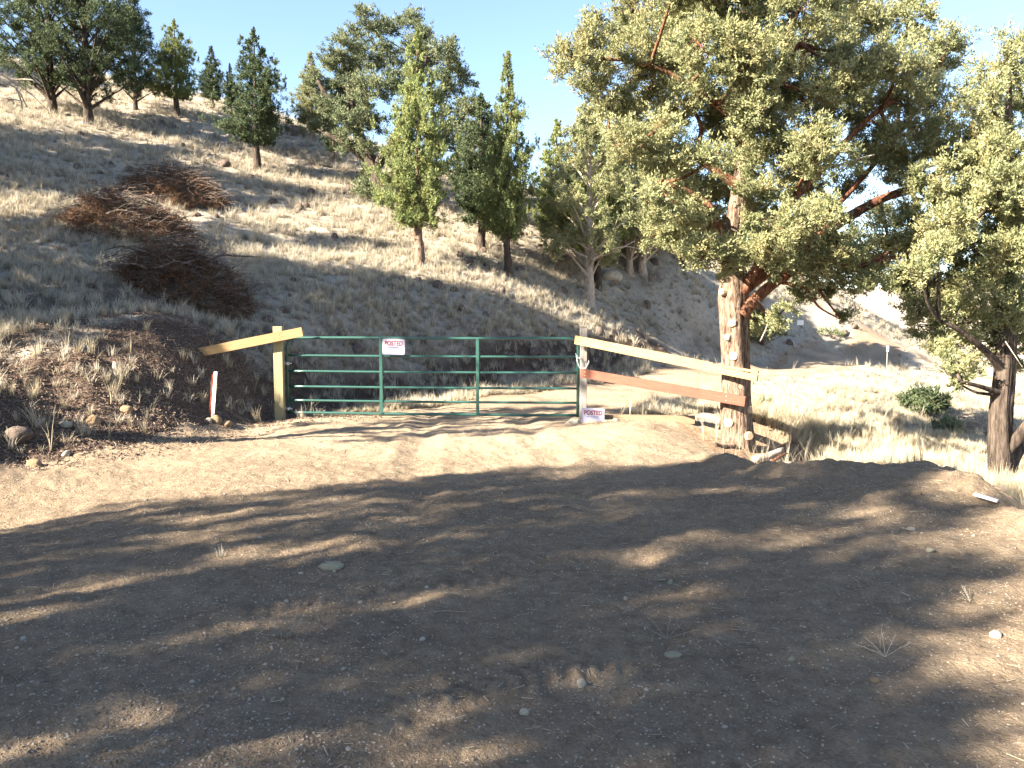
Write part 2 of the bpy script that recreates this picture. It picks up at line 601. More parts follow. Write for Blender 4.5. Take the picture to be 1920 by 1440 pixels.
_A = kern(((_c2[:, None, :] - _c2[None, :, :]) ** 2).sum(-1)) + np.eye(len(CT)) * (-0.02)
_ones = np.ones((len(CT), 1))
_P = np.hstack([_ones, _c2])
_S = np.block([[_A, _P], [_P.T, np.zeros((3, 3))]])
_w = np.linalg.solve(_S, np.concatenate([CT[:, 2], np.zeros(3)]))


def zbase(x, y):
    x = np.asarray(x, float)
    y = np.asarray(y, float)
    shp = x.shape
    q = np.stack([x.ravel(), y.ravel()], -1)
    out = np.empty(len(q))
    for i in range(0, len(q), 20000):
        s = q[i:i + 20000]
        r = np.hypot(s[:, 0], s[:, 1])
        k = np.minimum(1.0, 95.0 / np.maximum(r, 1e-6))
        sc = s * k[:, None]
        d2 = ((sc[:, None, :] - _c2[None, :, :]) ** 2).sum(-1)
        z = kern(d2) @ _w[:len(CT)] + _w[-3] + sc @ _w[-2:]
        # far country: the valley to the right and low hills on the horizon
        far = -8 + 0.055 * (r - 95) + 14 * fbm(s[:, 0], s[:, 1], 0.006, 4, 50)
        far = np.where(s[:, 1] < -20, 0.02 * r - 4, far)
        t = np.clip((r - 70) / 90, 0, 1)
        t = t * t * (3 - 2 * t)
        out[i:i + 20000] = z * (1 - t) + far * t
    return out.reshape(shp)


ROADPTS = [(-0.0, 868), (150, 852), (250, 837), (400, 799), (520, 786), (545, 782), (700, 774), (850, 757), (960, 742), (1080, 728), (1250, 708), (1400, 690),
           (1550, 671), (1630, 664), (1675, 665), (1680, 673), (1570, 690), (1420, 712), (1280, 742), (1170, 770), (1130, 786), (1300, 797), (1335, 832),
           (1400, 874), (1480, 887), (1650, 882), (1780, 888), (1860, 930), (1925, 968)]
ROADPOLY = []
for px, py in ROADPTS:
    v = (720.0 - py) / F
    dy, dz = CP + v * SP, -SP + v * CP
    k = -EYE / dz
    ROADPOLY.append(((px - 960) / F * k, dy * k))
ROADPOLY += [(4.3, 5.4), (5.0, 2.0), (5.0, -15), (-15, -15), (-15, 7.0), (-9, 7.8)]
ROADPOLY = np.array(ROADPOLY)


def in_poly(x, y, poly):
    inside = np.zeros(x.shape, bool)
    n = len(poly)
    j = n - 1
    for i in range(n):
        xi, yi = poly[i]
        xj, yj = poly[j]
        if yi != yj:
            c = ((yi > y) != (yj > y)) & (x < (xj - xi) * (y - yi) / (yj - yi) + xi)
            inside ^= c
        j = i
    return inside


def seg_dist(x, y, poly, closed=True):
    best = np.full(x.shape, 1e9)
    n = len(poly)
    for i in range(n if closed else n - 1):
        ax, ay = poly[i]
        bx, by = poly[(i + 1) % n]
        dx, dy = bx - ax, by - ay
        L = dx * dx + dy * dy + 1e-9
        t = np.clip(((x - ax) * dx + (y - ay) * dy) / L, 0, 1)
        best = np.minimum(best, np.hypot(x - ax - t * dx, y - ay - t * dy))
    return best


def road_sd(x, y):
    """signed distance: positive inside the dirt"""
    d = seg_dist(x, y, ROADPOLY)
    return np.where(in_poly(x, y, ROADPOLY), d, -d)


def tread(x, y):
    """lugs pressed into the soft dirt by tyres"""
    z = np.zeros(x.shape)
    for (ax, ay, bx, by, w) in ((-2.35, 4.05, 0.15, 5.15, 0.17), (-0.75, 3.15, 0.75, 3.95, 0.19), (-1.0, 9.0, -0.1, 12.5, 0.16), (-0.25, 8.6, 0.55, 12.3, 0.15)):
        L = math.hypot(bx - ax, by - ay)
        ux, uy = (bx - ax) / L, (by - ay) / L
        s = (x - ax) * ux + (y - ay) * uy
        l = -(x - ax) * uy + (y - ay) * ux
        edge = np.clip(1 - (np.abs(l) / w) ** 4, 0, 1) * np.clip(s / 0.3, 0, 1) * np.clip((L - s) / 0.3, 0, 1)
        lug = np.sin((s + np.abs(l) * 0.55) * 2 * math.pi / 0.105)
        patch = np.clip(0.6 + 1.6 * fbm(x, y, 2.2, 2, 90), 0, 1)
        z += edge * patch * (0.0095 * np.clip(lug * 1.4 + 2.5 * fbm(x, y, 9.0, 2, 95), -1, 1) - 0.006)
    return z


def zfun(x, y, fine=True):
    x = np.asarray(x, float)
    y = np.asarray(y, float)
    z = zbase(x, y)
    r = np.hypot(x, y)
    sd = road_sd(x, y)
    rough = np.clip(-sd / 1.2, 0, 1)
    z = z + rough * (0.16 * fbm(x, y, 0.5, 3, 3) + 0.10 * fbm(x, y, 1.6, 3, 11))
    z = z + (1 - rough) * 0.03 * fbm(x, y, 0.6, 3, 5)
    # a rough eroded bank
    bank = np.exp(-((sd + 1.3) / 0.9) ** 2) * np.clip((z + 0.1) / 0.6, 0, 1)
    z = z + bank * (0.16 * fbm(x, y, 1.3, 4, 21))
    # wheel ruts curving through the gate
    for off in (-0.85, 0.75):
        cx = -0.2 + 0.35 * np.sin(y * 0.28 + 0.6) + off + 0.06 * fbm(x, y, 0.8, 2, 201)
        z = z + (1 - rough) * np.clip((y - 4) / 3, 0, 1) * np.clip((16 - y) / 2, 0, 1) * (-0.030 * np.exp(-((x - cx) / 0.17) ** 2) + 0.014 * np.exp(-((np.abs(x - cx) - 0.30) / 0.10) ** 2))
    # low crumbled berm along the pad's right edge
    berm = np.exp(-((sd - 0.12) / 0.28) ** 2) * (x > 1.6) * (y < 10.0) * np.clip((y - 3) / 2, 0, 1)
    z = z + berm * (0.05 + 0.20 * fbm(x, y, 1.6, 4, 31, 0.6))
    if fine:
        amp = np.clip(1.3 - r / 40, 0.2, 1)
        z = z + amp * (0.030 * fbm(x, y, 5.0, 3, 41, 0.6) + rough * 0.035 * fbm(x, y, 6.0, 3, 61, 0.6))
        z = z + np.where(r < 10, 0.012, 0.0) * np.abs(fbm(x, y, 19.0, 2, 71)) + tread(x, y)
    return z


def zone(x, y):
    return float(zfun(np.array([x]), np.array([y]), True)[0])


def hit(px, py, dmin=2.5):
    """where the ray through a photo pixel meets the ground"""
    ds = dmin * np.exp(np.linspace(0, math.log(110 / dmin), 700))
    u = (px - 960.0) / F
    v = (720.0 - py) / F
    dx, dy, dz = u, CP + v * SP, -SP + v * CP
    k = ds / dy
    X, Y, Z = dx * k, ds, EYE + dz * k
    g = zfun(X, Y, True)
    below = np.nonzero(Z < g)[0]
    i = below[0] if len(below) else int(np.argmin(np.abs(Z - g)))
    return Vector((float(X[i]), float(Y[i]), float(g[i])))


# fan-shaped grid: fine where the camera looks, coarse behind
a_f = np.radians(np.linspace(-38, 38, 620))
a_l = np.radians(np.linspace(-180, -38, 70))[:-1]
a_r = np.radians(np.linspace(38, 180, 70))[1:-1]
ang = np.concatenate([a_l, a_f, a_r])
rad = np.concatenate([[0.0, 0.6, 1.2, 1.8], 2.3 * np.exp(np.linspace(0, math.log(60 / 2.3), 430)), 60 * np.exp(np.linspace(0, math.log(900 / 60), 50))[1:]])
AA, RR = np.meshgrid(ang, rad)
GX = RR * np.sin(AA)
GY = RR * np.cos(AA)
GZ = zfun(GX, GY, True)
nr, na = GX.shape
SD = road_sd(GX, GY)
edge_wob = 0.22 * fbm(GX, GY, 1.7, 4, 81)
ROADM = (SD + edge_wob * np.clip(GY / 9, 0.3, 1.5)) > 0
ii, jj = np.meshgrid(np.arange(nr - 1), np.arange(na), indexing='ij')
j2 = (jj + 1) % na
Q = np.stack([ii * na + jj, ii * na + j2, (ii + 1) * na + j2, (ii + 1) * na + jj], -1).reshape(-1, 4)
qroad = ROADM[ii, jj].ravel()
V = np.stack([GX, GY, GZ], -1).reshape(-1, 3)


def sub_mesh(name, sel, attrs, mat):
    q = Q[sel]
    used = np.unique(q)
    remap = np.full(len(V), -1, np.int64)
    remap[used] = np.arange(len(used))
    me = np_mesh(name, V[used], remap[q][:, ::-1], smooth=True)
    for k, arr in attrs.items():
        a = me.attributes.new(k, 'FLOAT', 'POINT')
        a.data.foreach_set("value", np.clip(arr.ravel()[used], 0, 1).astype(np.float32))
    me.materials.append(mat)
    o = bpy.data.objects.new(name, me)
    COL.objects.link(o)
    o["kind"] = "structure"
    return o


sd2 = SD
fb = fbm(GX, GY, 0.9, 4, 101)
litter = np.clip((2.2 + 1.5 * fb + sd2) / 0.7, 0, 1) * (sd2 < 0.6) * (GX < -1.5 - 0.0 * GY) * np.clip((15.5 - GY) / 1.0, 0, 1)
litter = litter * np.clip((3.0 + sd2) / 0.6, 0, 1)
bank_dirt_shade = np.exp(-((sd2 + 1.7 + 0.6 * fb) / 0.75) ** 2) * (GX > -4.5) * np.clip((5.5 - GX) / 2.0, 0, 1) * (GY > 14.5)  # bank behind the gate: its shade is painted in with the dark dirt
bare = np.clip(1.3 * bank_dirt_shade, 0, 1) + np.clip(fbm(GX, GY, 0.8, 4, 111) * 3 - 1.0, 0, 0.7) * (GY > 12)
bare = np.maximum(bare, np.clip((sd2 + 6.0) / 1.5, 0, 1) * (sd2 < -2.4) * (GX < -3.5) * (GY < 16.8) * 0.8)  # left brow: bare ground darkened further to paint in its shade
tan = np.clip((0.9 + sd2) / 0.6, 0, 1) * (GX > 1.6) * (GY < 13.2) + np.clip((1.15 - np.hypot((GX - 3.7) / 1.0, (GY - 12.0) / 1.2)) / 0.2, 0, 1) + np.clip((0.5 + sd2) / 0.4, 0, 1) * (GY > 13)
pale = np.clip((GY - 7.5) / 3.5, 0, 1) * np.clip(0.7 + fbm(GX, GY, 1.3, 3, 121), 0, 1)
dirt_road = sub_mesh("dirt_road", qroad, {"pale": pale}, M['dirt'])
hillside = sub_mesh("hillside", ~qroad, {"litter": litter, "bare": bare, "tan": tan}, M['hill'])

# ------------------------------------------------------------------ foliage
def leaves(cent, crad, per, length, width, rng, elong=1.0, up=0.35, out=0.9, quad=True, tone_spread=0.25):
    """small scale-leaf sprays bristling out of each clump"""
    cent = np.asarray(cent, float)
    crad = np.asarray(crad, float)
    n = len(cent)
    idx = np.repeat(np.arange(n), per)
    m = len(idx)
    # each clump is a burst of short twigs of uneven length with leaves along them
    ns = 11
    sd_ = rng.normal(size=(n, ns, 3))
    sd_ /= np.linalg.norm(sd_, axis=2)[:, :, None]
    sd_[:, :, 2] += 0.25
    sl = rng.uniform(0.45, 1.5, (n, ns))
    k_ = rng.integers(0, ns, m)
    u = sd_[idx, k_]
    rr = rng.uniform(0.1, 1, m) ** 0.7 * sl[idx, k_]
    off = u * rr[:, None] * crad[idx][:, None]
    off += rng.normal(size=(m, 3)) * (crad[idx] * 0.13)[:, None]
    off[:, 2] *= elong
    p = cent[idx] + off
    d = u * out + rng.normal(size=(m, 3)) * 0.5
    d[:, 2] += up
    d /= np.linalg.norm(d, axis=1)[:, None]
    s = np.cross(d, rng.normal(size=(m, 3)))
    s /= np.linalg.norm(s, axis=1)[:, None] + 1e-9
    L = length * rng.uniform(0.6, 1.4, m)[:, None]
    W = width * rng.uniform(0.7, 1.3, m)[:, None]
    ct = rng.uniform(0, 1, n)
    tone = np.clip(0.25 + 0.5 * ct[idx] + rng.normal(size=m) * tone_spread, 0, 1)
    if quad:
        v = np.stack([p, p + d * L * 0.5 + s * W, p + d * L, p + d * L * 0.5 - s * W], 1).reshape(-1, 3)
        f = np.arange(4 * m).reshape(-1, 4)
        return v, f, np.repeat(tone, 4)
    v = np.stack([p - s * W, p + s * W, p + d * L], 1).reshape(-1, 3)
    return v, np.arange(3 * m).reshape(-1, 3), np.repeat(tone, 3)


def clumps_from_masses(masses, k, rng, cr=(0.13, 0.24)):
    C, R, src = [], [], []
    for mi, (c, r) in enumerate(masses):
        c = np.array(c)
        n = max(3, int(k * r * r))
        u = rng.normal(size=(n, 3))
        u /= np.linalg.norm(u, axis=1)[:, None]
        q = c + u * (r * rng.uniform(0.35, 1.05, n) ** 0.7)[:, None] * np.array([1, 1, 0.8])
        C.append(q)
        R.append(rng.uniform(cr[0], cr[1], n))
        src += [mi] * n
    return np.concatenate(C), np.concatenate(R), src


def trunk_obj(name, pts, rads, mat, parent, sides=14, seg=6, flute=0.12, seed=0):
    rng = random.Random(seed)
    P, Rr = catmull([Vector(p) for p in pts], list(rads), seg)
    mb = MB()
    mb.tube(P, Rr, sides, True)
    # fluting and lumps
    a0 = rng.uniform(0, 6)
    for i in range(len(P)):
        for s in range(sides):
            k = i * sides + s
            v = mb.v[k]
            w = 1 + flute * (0.6 * math.sin(s * 2 * math.pi / sides * 5 + a0 + i * 0.05) + (rng.uniform(-0.5, 0.5) if sides < 30 else rng.uniform(-0.15, 0.15)))
            if sides >= 30:
                aa = s * 2 * math.pi / sides
                q = vnoise(np.array([math.cos(aa) * 5.5 + a0 + P[i].z * 0.3]), np.array([math.sin(aa) * 5.5 + P[i].z * 1.6]), 5)[0]
                w += -0.10 * max(0, 1 - abs(q) * 7) + 0.10 * vnoise(np.array([math.cos(aa) * 2 + 7]), np.array([math.sin(aa) * 2 + P[i].z * 2.2]), 9)[0]
            mb.v[k] = P[i] + (v - P[i]) * w
    return mb.build(name, mat, parent, smooth=True)


def cone_tree_meshes(seed, H=7.0, R=1.5, base=1.3, per=150, nlev=34, leaf=(0.070, 0.016), spire=0.5):
    """a young upright juniper: trunk mesh and crown mesh, base at the origin"""
    rng = np.random.default_rng(seed)
    rnd = random.Random(seed)
    C, Rr = [], []
    br = MB()
    for lv in range(nlev):
        t = lv / (nlev - 1)
        z = base + (H - base) * t
        prof = R * ((1 - t) ** 0.8) * min(1.0, 0.45 + t * 4.0)
        nb = max(2, int(8 * (1 - t) + 3))
        for b in range(nb):
            a = rnd.uniform(0, 2 * math.pi)
            lob = 0.80 + 0.34 * math.sin(2 * a + seed + 3 * t) * math.cos(t * 11 + seed + a)
            L = max(0.05, prof * rnd.choice((0.5, 0.8, 1.0, 1.1, 1.35)) * rnd.uniform(0.85, 1.12) * lob)
            rise = L * rnd.uniform(0.2, 0.9) * (0.4 + t)
            tip = Vector((math.cos(a) * L, math.sin(a) * L, z + rise))
            if lv % 3 == 0 and b < 4 and t < 0.8:
                br.tube([(0, 0, z - 0.1), tip * 0.5 + Vector((0, 0, (z) * 0.5 - 0.02)), tip], [0.03, 0.018, 0.008], 4, False)
            nc = 3 if L > 0.7 else 2 if L > 0.3 else 1
            for c in range(nc):
                f = 1 - 0.28 * c
                q = (math.cos(a) * L * f + rnd.uniform(-.06, .06), math.sin(a) * L * f + rnd.uniform(-.06, .06), z + rise * f * f + rnd.uniform(-.05, .1))
                C.append(q)
                Rr.append((0.15 if nc > 1 else 0.10) * rnd.uniform(0.6, 1.35) * (1 - 0.3 * t))
    for k in range(5):
        C.append((rnd.uniform(-.03, .03), rnd.uniform(-.03, .03), H + spire * k / 5 * 0.9))
        Rr.append(0.10 - 0.015 * k)
    v, f, tn = leaves(C, Rr, per, leaf[0], leaf[1], rng, elong=1.9, up=0.9, quad=False)
    crown = np_mesh("crown", v, f, tn)
    tr = MB()
    k = H / 7.0
    P, Q_ = catmull([Vector((0, 0, -0.25)), Vector((0.02, 0, 0.4)), Vector((-0.03, 0.02, base)), Vector((0.0, 0, H * 0.5)), Vector((0, 0, H))], [0.19 * k, 0.145 * k, 0.12 * k, 0.07 * k, 0.012], 5)
    tr.tube(P, Q_, 10, True, 0.12, rng=rnd)
    n0 = len(tr.v)
    tr.v += br.v
    tr.t += br.t
    tr.f += [tuple(i + n0 for i in q) for q in br.f]
    return tr.mesh("trunk", True), crown


def round_tree_meshes(seed, H=8.0, R=2.6, base=2.0, per=145, k=37, leaf=(0.075, 0.018), nm=34, lean=0.0, gap=1.0):
    rng = np.random.default_rng(seed)
    rnd = random.Random(seed)
    masses = []
    tr = MB()
    for i in range(nm):
        t = (i + 0.5) / nm
        z = base + (H - base) * t
        prof = R * (math.sin(math.pi * min(1, 0.18 + 0.86 * t)) ** 0.7)
        a = i * 2.4 + rnd.uniform(-.4, .4)
        L = prof * rnd.uniform(0.35, 0.95)
        c = (math.cos(a) * L + lean * z, math.sin(a) * L, z)
        r = R * rnd.uniform(0.20, 0.33) * gap
        masses.append((c, r))
        tr.tube([(lean * (z * 0.7), 0, max(0.6, z - L * 0.9)), ((math.cos(a) * L) * 0.55 + lean * z, math.sin(a) * L * 0.55, z - L * 0.3), c],
                [0.075 * (1 - t) + 0.03, 0.04, 0.015], 5, False, smooth_n=2)
    C, Rr, src = clumps_from_masses(masses, k, rng, (0.16, 0.27))
    v, f, tn = leaves(C, Rr, per, leaf[0], leaf[1], rng, elong=0.95, up=0.3, quad=False)
    crown = np_mesh("crown", v, f, tn)
    P, Q_ = catmull([Vector((0, 0, -0.3)), Vector((0.05 + lean * .4, 0, 0.5)), Vector((lean * base, 0.05, base)), Vector((lean * H * .6, 0, H * 0.6)), Vector((lean * H, 0, H * 0.95))],
                    [0.27, 0.21, 0.17, 0.10, 0.02], 5)
    tr.tube(P, Q_, 12, True, 0.12, rng=rnd)
    return tr.mesh("trunk", True), crown


PROTO = {
    'cone_a': (cone_tree_meshes(11), 7.3, 'leaf_young'),
    'cone_b': (cone_tree_meshes(23, R=1.25), 7.3, 'leaf_young'),
    'cone_c': (cone_tree_meshes(37, R=1.75, base=1.5, nlev=30), 7.3, 'leaf_dark'),
    'round_a': (round_tree_meshes(5), 8.3, 'leaf'),
    'round_b': (round_tree_meshes(9, R=2.9, nm=30, lean=0.05), 8.3, 'leaf_dark'),
    'tall': (round_tree_meshes(15, H=9.5, R=2.1, base=4.6, nm=22, k=30, gap=0.9), 9.8, 'leaf'),
    'spread': (round_tree_meshes(31, H=8.0, R=3.3, base=1.6, nm=46, k=30, gap=0.95), 8.3, 'leaf_dark'),
}
for k_, (ms, h_, lm) in PROTO.items():
    ms[0].materials.append(M['bark_dark'] if 'dark' in lm else M['bark'])
    ms[1].materials.append(M[lm])


def place_tree(kind, pos, h, rz, label, cat="tree", group=None, wide=1.0, mat=None, name="juniper_tree", tilt=0.0, bark=None):
    (tm, cm), h0, lm = PROTO[kind]
    root = bpy.data.objects.new(name, None)
    COL.objects.link(root)
    root.location = pos
    s = h / h0
    root.scale = (s * wide, s * wide, s)
    root.rotation_euler = (0, tilt, rz)
    tagged(root, label, cat, group)
    for nm, me, mm in (("trunk", tm, bark), ("crown", cm, mat)):
        o = bpy.data.objects.new(nm, me)
        COL.objects.link(o)
        o.parent = root
        if mm:
            o.material_slots[0].link = 'OBJECT'
            o.material_slots[0].material = M[mm]
    return root


G_HILL = "junipers scattered over the hillside"
# kind, base px, base py, top py, rotation, width, leaf, tilt, bark, label
TREES = [
    ('spread', 97, 214, -120, 0.3, 1.0, 'leaf_dark', 0, None, "dark spreading juniper at the upper left corner, crown cut off by the frame"),
    ('spread', 166, 232, -110, 1.9, 1.0, 'leaf_dark', 0, None, "broad dark juniper with a stout trunk, second from the left edge"),
    ('cone_c', 332, 222, 40, 0.5, 1.55, 'leaf_young', 0, None, "yellow-green bushy juniper on the upper slope behind the brush piles"),
    ('cone_b', 399, 206, 88, 1.0, 1.6, 'leaf_dark', 0, None, "small dusky juniper between the yellow-green one and the dark cone"),
    ('cone_c', 482, 322, 58, 0.5, 1.4, 'leaf_dark', 0, None, "dark conical juniper standing alone on its bare trunk above the brush piles"),
    ('cone_b', 501, 285, 130, 2.2, 0.9, 'leaf_dark', 0, None, "thin juniper half hidden behind the lone dark cone"),
    ('cone_a', 625, 306, 175, 4.4, 1.1, 'leaf_dark', 0, None, "small juniper on a thin dark trunk left of the leaning juniper"),
    ('cone_b', 585, 262, 100, 0.7, 1.6, 'leaf', 0, None, "pale hazy pointed juniper on the ridge left of the leaning juniper"),
    ('cone_a', 786, 500, 62, 0.0, 1.08, 'leaf_young', 0, 'bark', "bright green conical juniper in front of the leaning dark one"),
    ('cone_b', 952, 517, 104, 0.9, 0.95, 'leaf_young', 0, 'bark_dark', "tall narrow spired juniper rising against the open sky above the gate"),
    ('cone_a', 903, 470, 180, 2.9, 1.5, 'leaf_dark', 0, 'bark_dark', "dark shaggy juniper tucked behind the narrow spired one"),
    ('cone_b', 1043, 486, 228, 3.3, 1.45, 'leaf_young', 0, None, "small pointed juniper right of the tall spire"),
    ('round_a', 1104, 562, 200, 0.8, 1.0, 'leaf', 0, 'deadwood', "pale-barked juniper with bare whitish lower limbs above the right gate post"),
    ('cone_a', 1121, 540, 240, 1.6, 1.2, 'leaf_young', 0, 'bark_dark', "juniper with a dark trunk just behind the pale-barked one"),
    ('spread', 1181, 511, 235, 2.0, 1.0, 'leaf', 0, 'deadwood', "slim grey-trunked juniper right of the pale-barked one"),
    ('spread', 1206, 514, 230, 3.6, 1.12, 'leaf', 0.06, 'deadwood', "leaning grey-trunked juniper left of the big red-limbed juniper"),
    ('cone_c', 1279, 497, 300, 2.0, 1.7, 'leaf', 0, 'bark_dark', "short dark-trunked juniper seen just left of the big trunk"),
    ('cone_b', 1092, 455, 235, 1.4, 1.3, 'leaf_dark', 0, None, "dark pointed juniper peeping over the pale-barked one"),
    ('spread', 255, 205, 20, 2.6, 0.9, 'leaf_dark', 0, None, "round dusky juniper filling the ridge between the broad and yellow-green ones"),
    ('cone_b', 433, 212, 120, 5.0, 1.2, 'leaf_dark', 0, None, "little dark juniper just left of the lone dark cone"),
    ('cone_a', 668, 270, 110, 5.4, 1.2, 'leaf', 0, None, "pale juniper on the ridge behind the leaning dark juniper"),
    ('round_a', 1500, 530, 330, 0.4, 1.0, 'leaf', 0, None, "ridge juniper seen under the big juniper's right limbs"),
]
for (kd, bx, by, ty, rz, wide, lf, tilt, bk, lab) in TREES:
    p = hit(bx, by)
    top = at(bx, ty, p.y)
    place_tree(kd, p, top.z - p.z, rz, lab, group=G_HILL, wide=wide, mat=lf, tilt=tilt, bark=bk)

# junipers outside the frame to the left: their shadows lie on the clearing and the bank
G_OFF = "junipers off the left edge whose shadows streak the clearing"
for (kd, x, y, h, rz, wide) in (
        ('round_a', -12.0, -0.9, 11.0, 0.2, 0.72), ('round_b', -9.5, -3.3, 7.2, 1.2, 0.6), ('round_a', -12.2, -3.4, 9.8, 2.2, 0.75),
        ('round_a', -15.0, -1.0, 12.0, 3.0, 0.42), ('round_b', -17.5, -4.6, 11.0, 1.0, 0.42), ('round_b', -7.0, -3.0, 5.0, 0.0, 0.6),
        ('tall', -10.2, 7.5, 9.0, 0.4, 0.9), ('round_b', -14.0, 8.8, 6.5, 0.4, 0.5),
        ('round_b', -16.0, 11.6, 12.0, 2.0, 0.85), ('round_a', -15.5, 10.0, 9.5, 0.9, 0.75),
        ('round_b', -13.5, 12.4, 8.5, 0.5, 0.8), ('round_a', -18.5, 11.4, 13.0, 1.5, 0.8), ('round_b', -12.0, 11.4, 5.5, 0.5, 0.8),
        ('round_b', -15.5, 15.0, 6.0, 1.0, 0.6),
        ('round_a', -23.0, 19.4, 11.5, 4.0, 0.75), ('round_b', -21.0, 14.6, 12.0, 1.0, 0.55), ('round_a', -25.0, 17.0, 12.0, 1.0, 0.5), ('round_b', -27.0, 18.2, 12.0, 2.0, 0.8), ('round_a', -27.5, 20.8, 11.0, 2.0, 0.75),
        ('cone_c', -33.0, 26.5, 9.0, 1.0, 1.2), ('round_b', -34.0, 29.0, 10.0, 1.0, 1.0)):
    z = zone(x, y)
    place_tree(kd, (x, y, z), h, rz, "juniper standing past the left edge of the view, its shadow falling across the ground", group=G_OFF, wide=wide)


# trees drawn out limb by limb
def custom_tree(name, label, base_px, d, trunk, limbs, masses, leafmat, barkmat, limbmat, k, per, leaf, seed, group=None, cr=(0.12, 0.22), cuts=(), flute=0.10, twig_every=3, bend=(), clump_el=0.85, fill=1.18):
    rng = np.random.default_rng(seed)
    rnd = random.Random(seed)
    root = bpy.data.objects.new(name, None)
    COL.objects.link(root)
    p0 = at(base_px[0], base_px[1], d)
    root.location = p0
    tagged(root, label, "tree", group)

    def loc(px, py, dd=0.0):
        return at(px, py, d + dd) - p0
    k_px = d / F
    trunk_obj("trunk", [loc(a, b, c) for (a, b, c, r) in trunk], [r * 0.9 for (_, _, _, r) in trunk], M[barkmat], root, 56, 12, flute, seed)
    for lb in limbs:
        trunk_obj("limb", [loc(a, b, c) for (a, b, c, r) in lb], [r for (_, _, _, r) in lb], M[limbmat], root, 10, 5, 0.10, seed + len(lb))
    for lb in bend:
        mb = MB()
        mb.tube([loc(a, b, c) for (a, b, c, r) in lb], [r for (_, _, _, r) in lb], 6, True, 0.1, smooth_n=4, rng=rnd)
        mb.build("dead_limb", M['deadwood'], root, True)
    ms = []
    for (a, b, r, dd) in masses:
        ms.append((tuple(loc(a, b, dd)), r * k_px * fill))
    C, Rr, src = clumps_from_masses(ms, k, rng, cr)
    v, f, tn = leaves(C, Rr, per, leaf[0], leaf[1], rng, elong=clump_el, up=0.3, quad=False)
    me = np_mesh("crown", v, f, tn)
    link_mesh("crown", me, M[leafmat], root)
    tw = MB()
    for i in range(0, len(C), twig_every):
        c = Vector(ms[src[i]][0])
        e = Vector(C[i])
        midp = (c + e) / 2 + Vector((rnd.uniform(-.06, .06), rnd.uniform(-.06, .06), rnd.uniform(-.04, .08)))
        tw.tube([c, midp, e], [0.013, 0.009, 0.004], 3, False)
    # boughs from the nearest limb point to each mass
    lp = [(loc(a, b, c), r) for lb in limbs for (a, b, c, r) in lb] + [(loc(a, b, c), r) for (a, b, c, r) in trunk[2:]]
    for (c, r) in ms:
        c = Vector(c)
        q = min(lp, key=lambda s: (s[0] - c).length)[0]
        mid = (q + c) / 2 + Vector((rnd.uniform(-.1, .1), rnd.uniform(-.1, .1), -0.06))
        tw.tube([q, mid, c], [0.032, 0.022, 0.012], 5, False, smooth_n=3)
    tw.build("twigs", M[limbmat], root, True)["kind"] = "stuff"
    if cuts:
        for (a, b, dd, r) in cuts:
            ax = min(trunk, key=lambda t_: abs(t_[1] - b))
            ox = (a - ax[0]) * k_px
            nx = max(-0.9, min(0.9, ox / (0.9 * ax[3])))
            nv = Vector((nx, -math.sqrt(1 - nx * nx), 0.05)).normalized()
            c = loc(ax[0], b, 0) + nv * (ax[3] * 0.92)
            mb = MB()
            mb.tube([c - nv * 0.08, c - nv * 0.005, c + nv * 0.008], [r * 1.15, r * 1.1, r * 0.9], 13, True, 0.10, rng=rnd)
            mb.build("cut_stub", M['cut'], root)
    return root


rb = random.Random(3)


def mm(lst, spread):
    return [(a, b, r, rb.uniform(-spread, spread)) for (a, b, r) in lst]


BIGD = 12.0
big_masses = mm([
    (1075, 112, 34), (1110, 150, 30), (1140, 190, 34), (1180, 112, 48), (1255, 112, 50), (1330, 100, 50), (1410, 115, 48), (1495, 120, 42), (1600, 128, 44), (1680, 112, 42), (1752, 130, 40), (1560, 95, 30),
    (1205, 190, 42), (1275, 190, 40), (1350, 175, 48), (1425, 205, 48), (1515, 200, 46), (1600, 205, 42), (1680, 185, 40), (1755, 195, 38),
    (1165, 235, 32), (1225, 250, 30), (1335, 250, 38), (1395, 285, 44), (1465, 275, 46), (1545, 280, 46), (1635, 270, 42), (1710, 260, 40), (1775, 265, 34),
    (1250, 330, 40), (1300, 360, 36), (1365, 350, 44), (1430, 355, 44), (1510, 340, 36), (1280, 420, 40), (1340, 430, 44), (1400, 420, 46), (1460, 430, 42), (1320, 480, 30), (1365, 490, 32),
    (1540, 445, 38), (1585, 470, 34), (1690, 315, 40), (1755, 335, 42), (1805, 300, 30), (1700, 430, 42), (1755, 450, 44), (1650, 480, 38), (1600, 520, 32), (1510, 485, 34), (1465, 500, 26),
    (1690, 510, 38), (1740, 540, 40), (1575, 596, 15), (1420, 605, 22), (1460, 590, 20), (1540, 545, 22), (1490, 545, 20), (1590, 340, 26), (1400, 150, 36), (1470, 160, 40), (1560, 160, 36),
    (1200, 30, 56), (1300, 20, 60), (1400, 5, 66), (1500, 20, 60), (1600, 40, 56), (1700, 40, 48), (1350, -70, 60), (1470, -80, 60), (1580, -40, 50), (1270, -40, 46), (1120, 70, 34), (1780, 80, 30), (1240, 430, 34), (1215, 385, 30), (1300, 455, 34)], 1.5) + [(1180, 262, 30, -1.3), (1262, 305, 30, -1.2), (1300, 395, 34, -1.0), (1330, 300, 26, -1.3), (1560, 400, 26, -1.2), (1640, 400, 22, 1.0), (1500, 430, 34, -.9), (1570, 478, 34, -.8), (1640, 520, 28, -.7), (1480, 498, 24, -.8), (1530, 520, 22, -.5), (1420, 480, 26, -.9)]
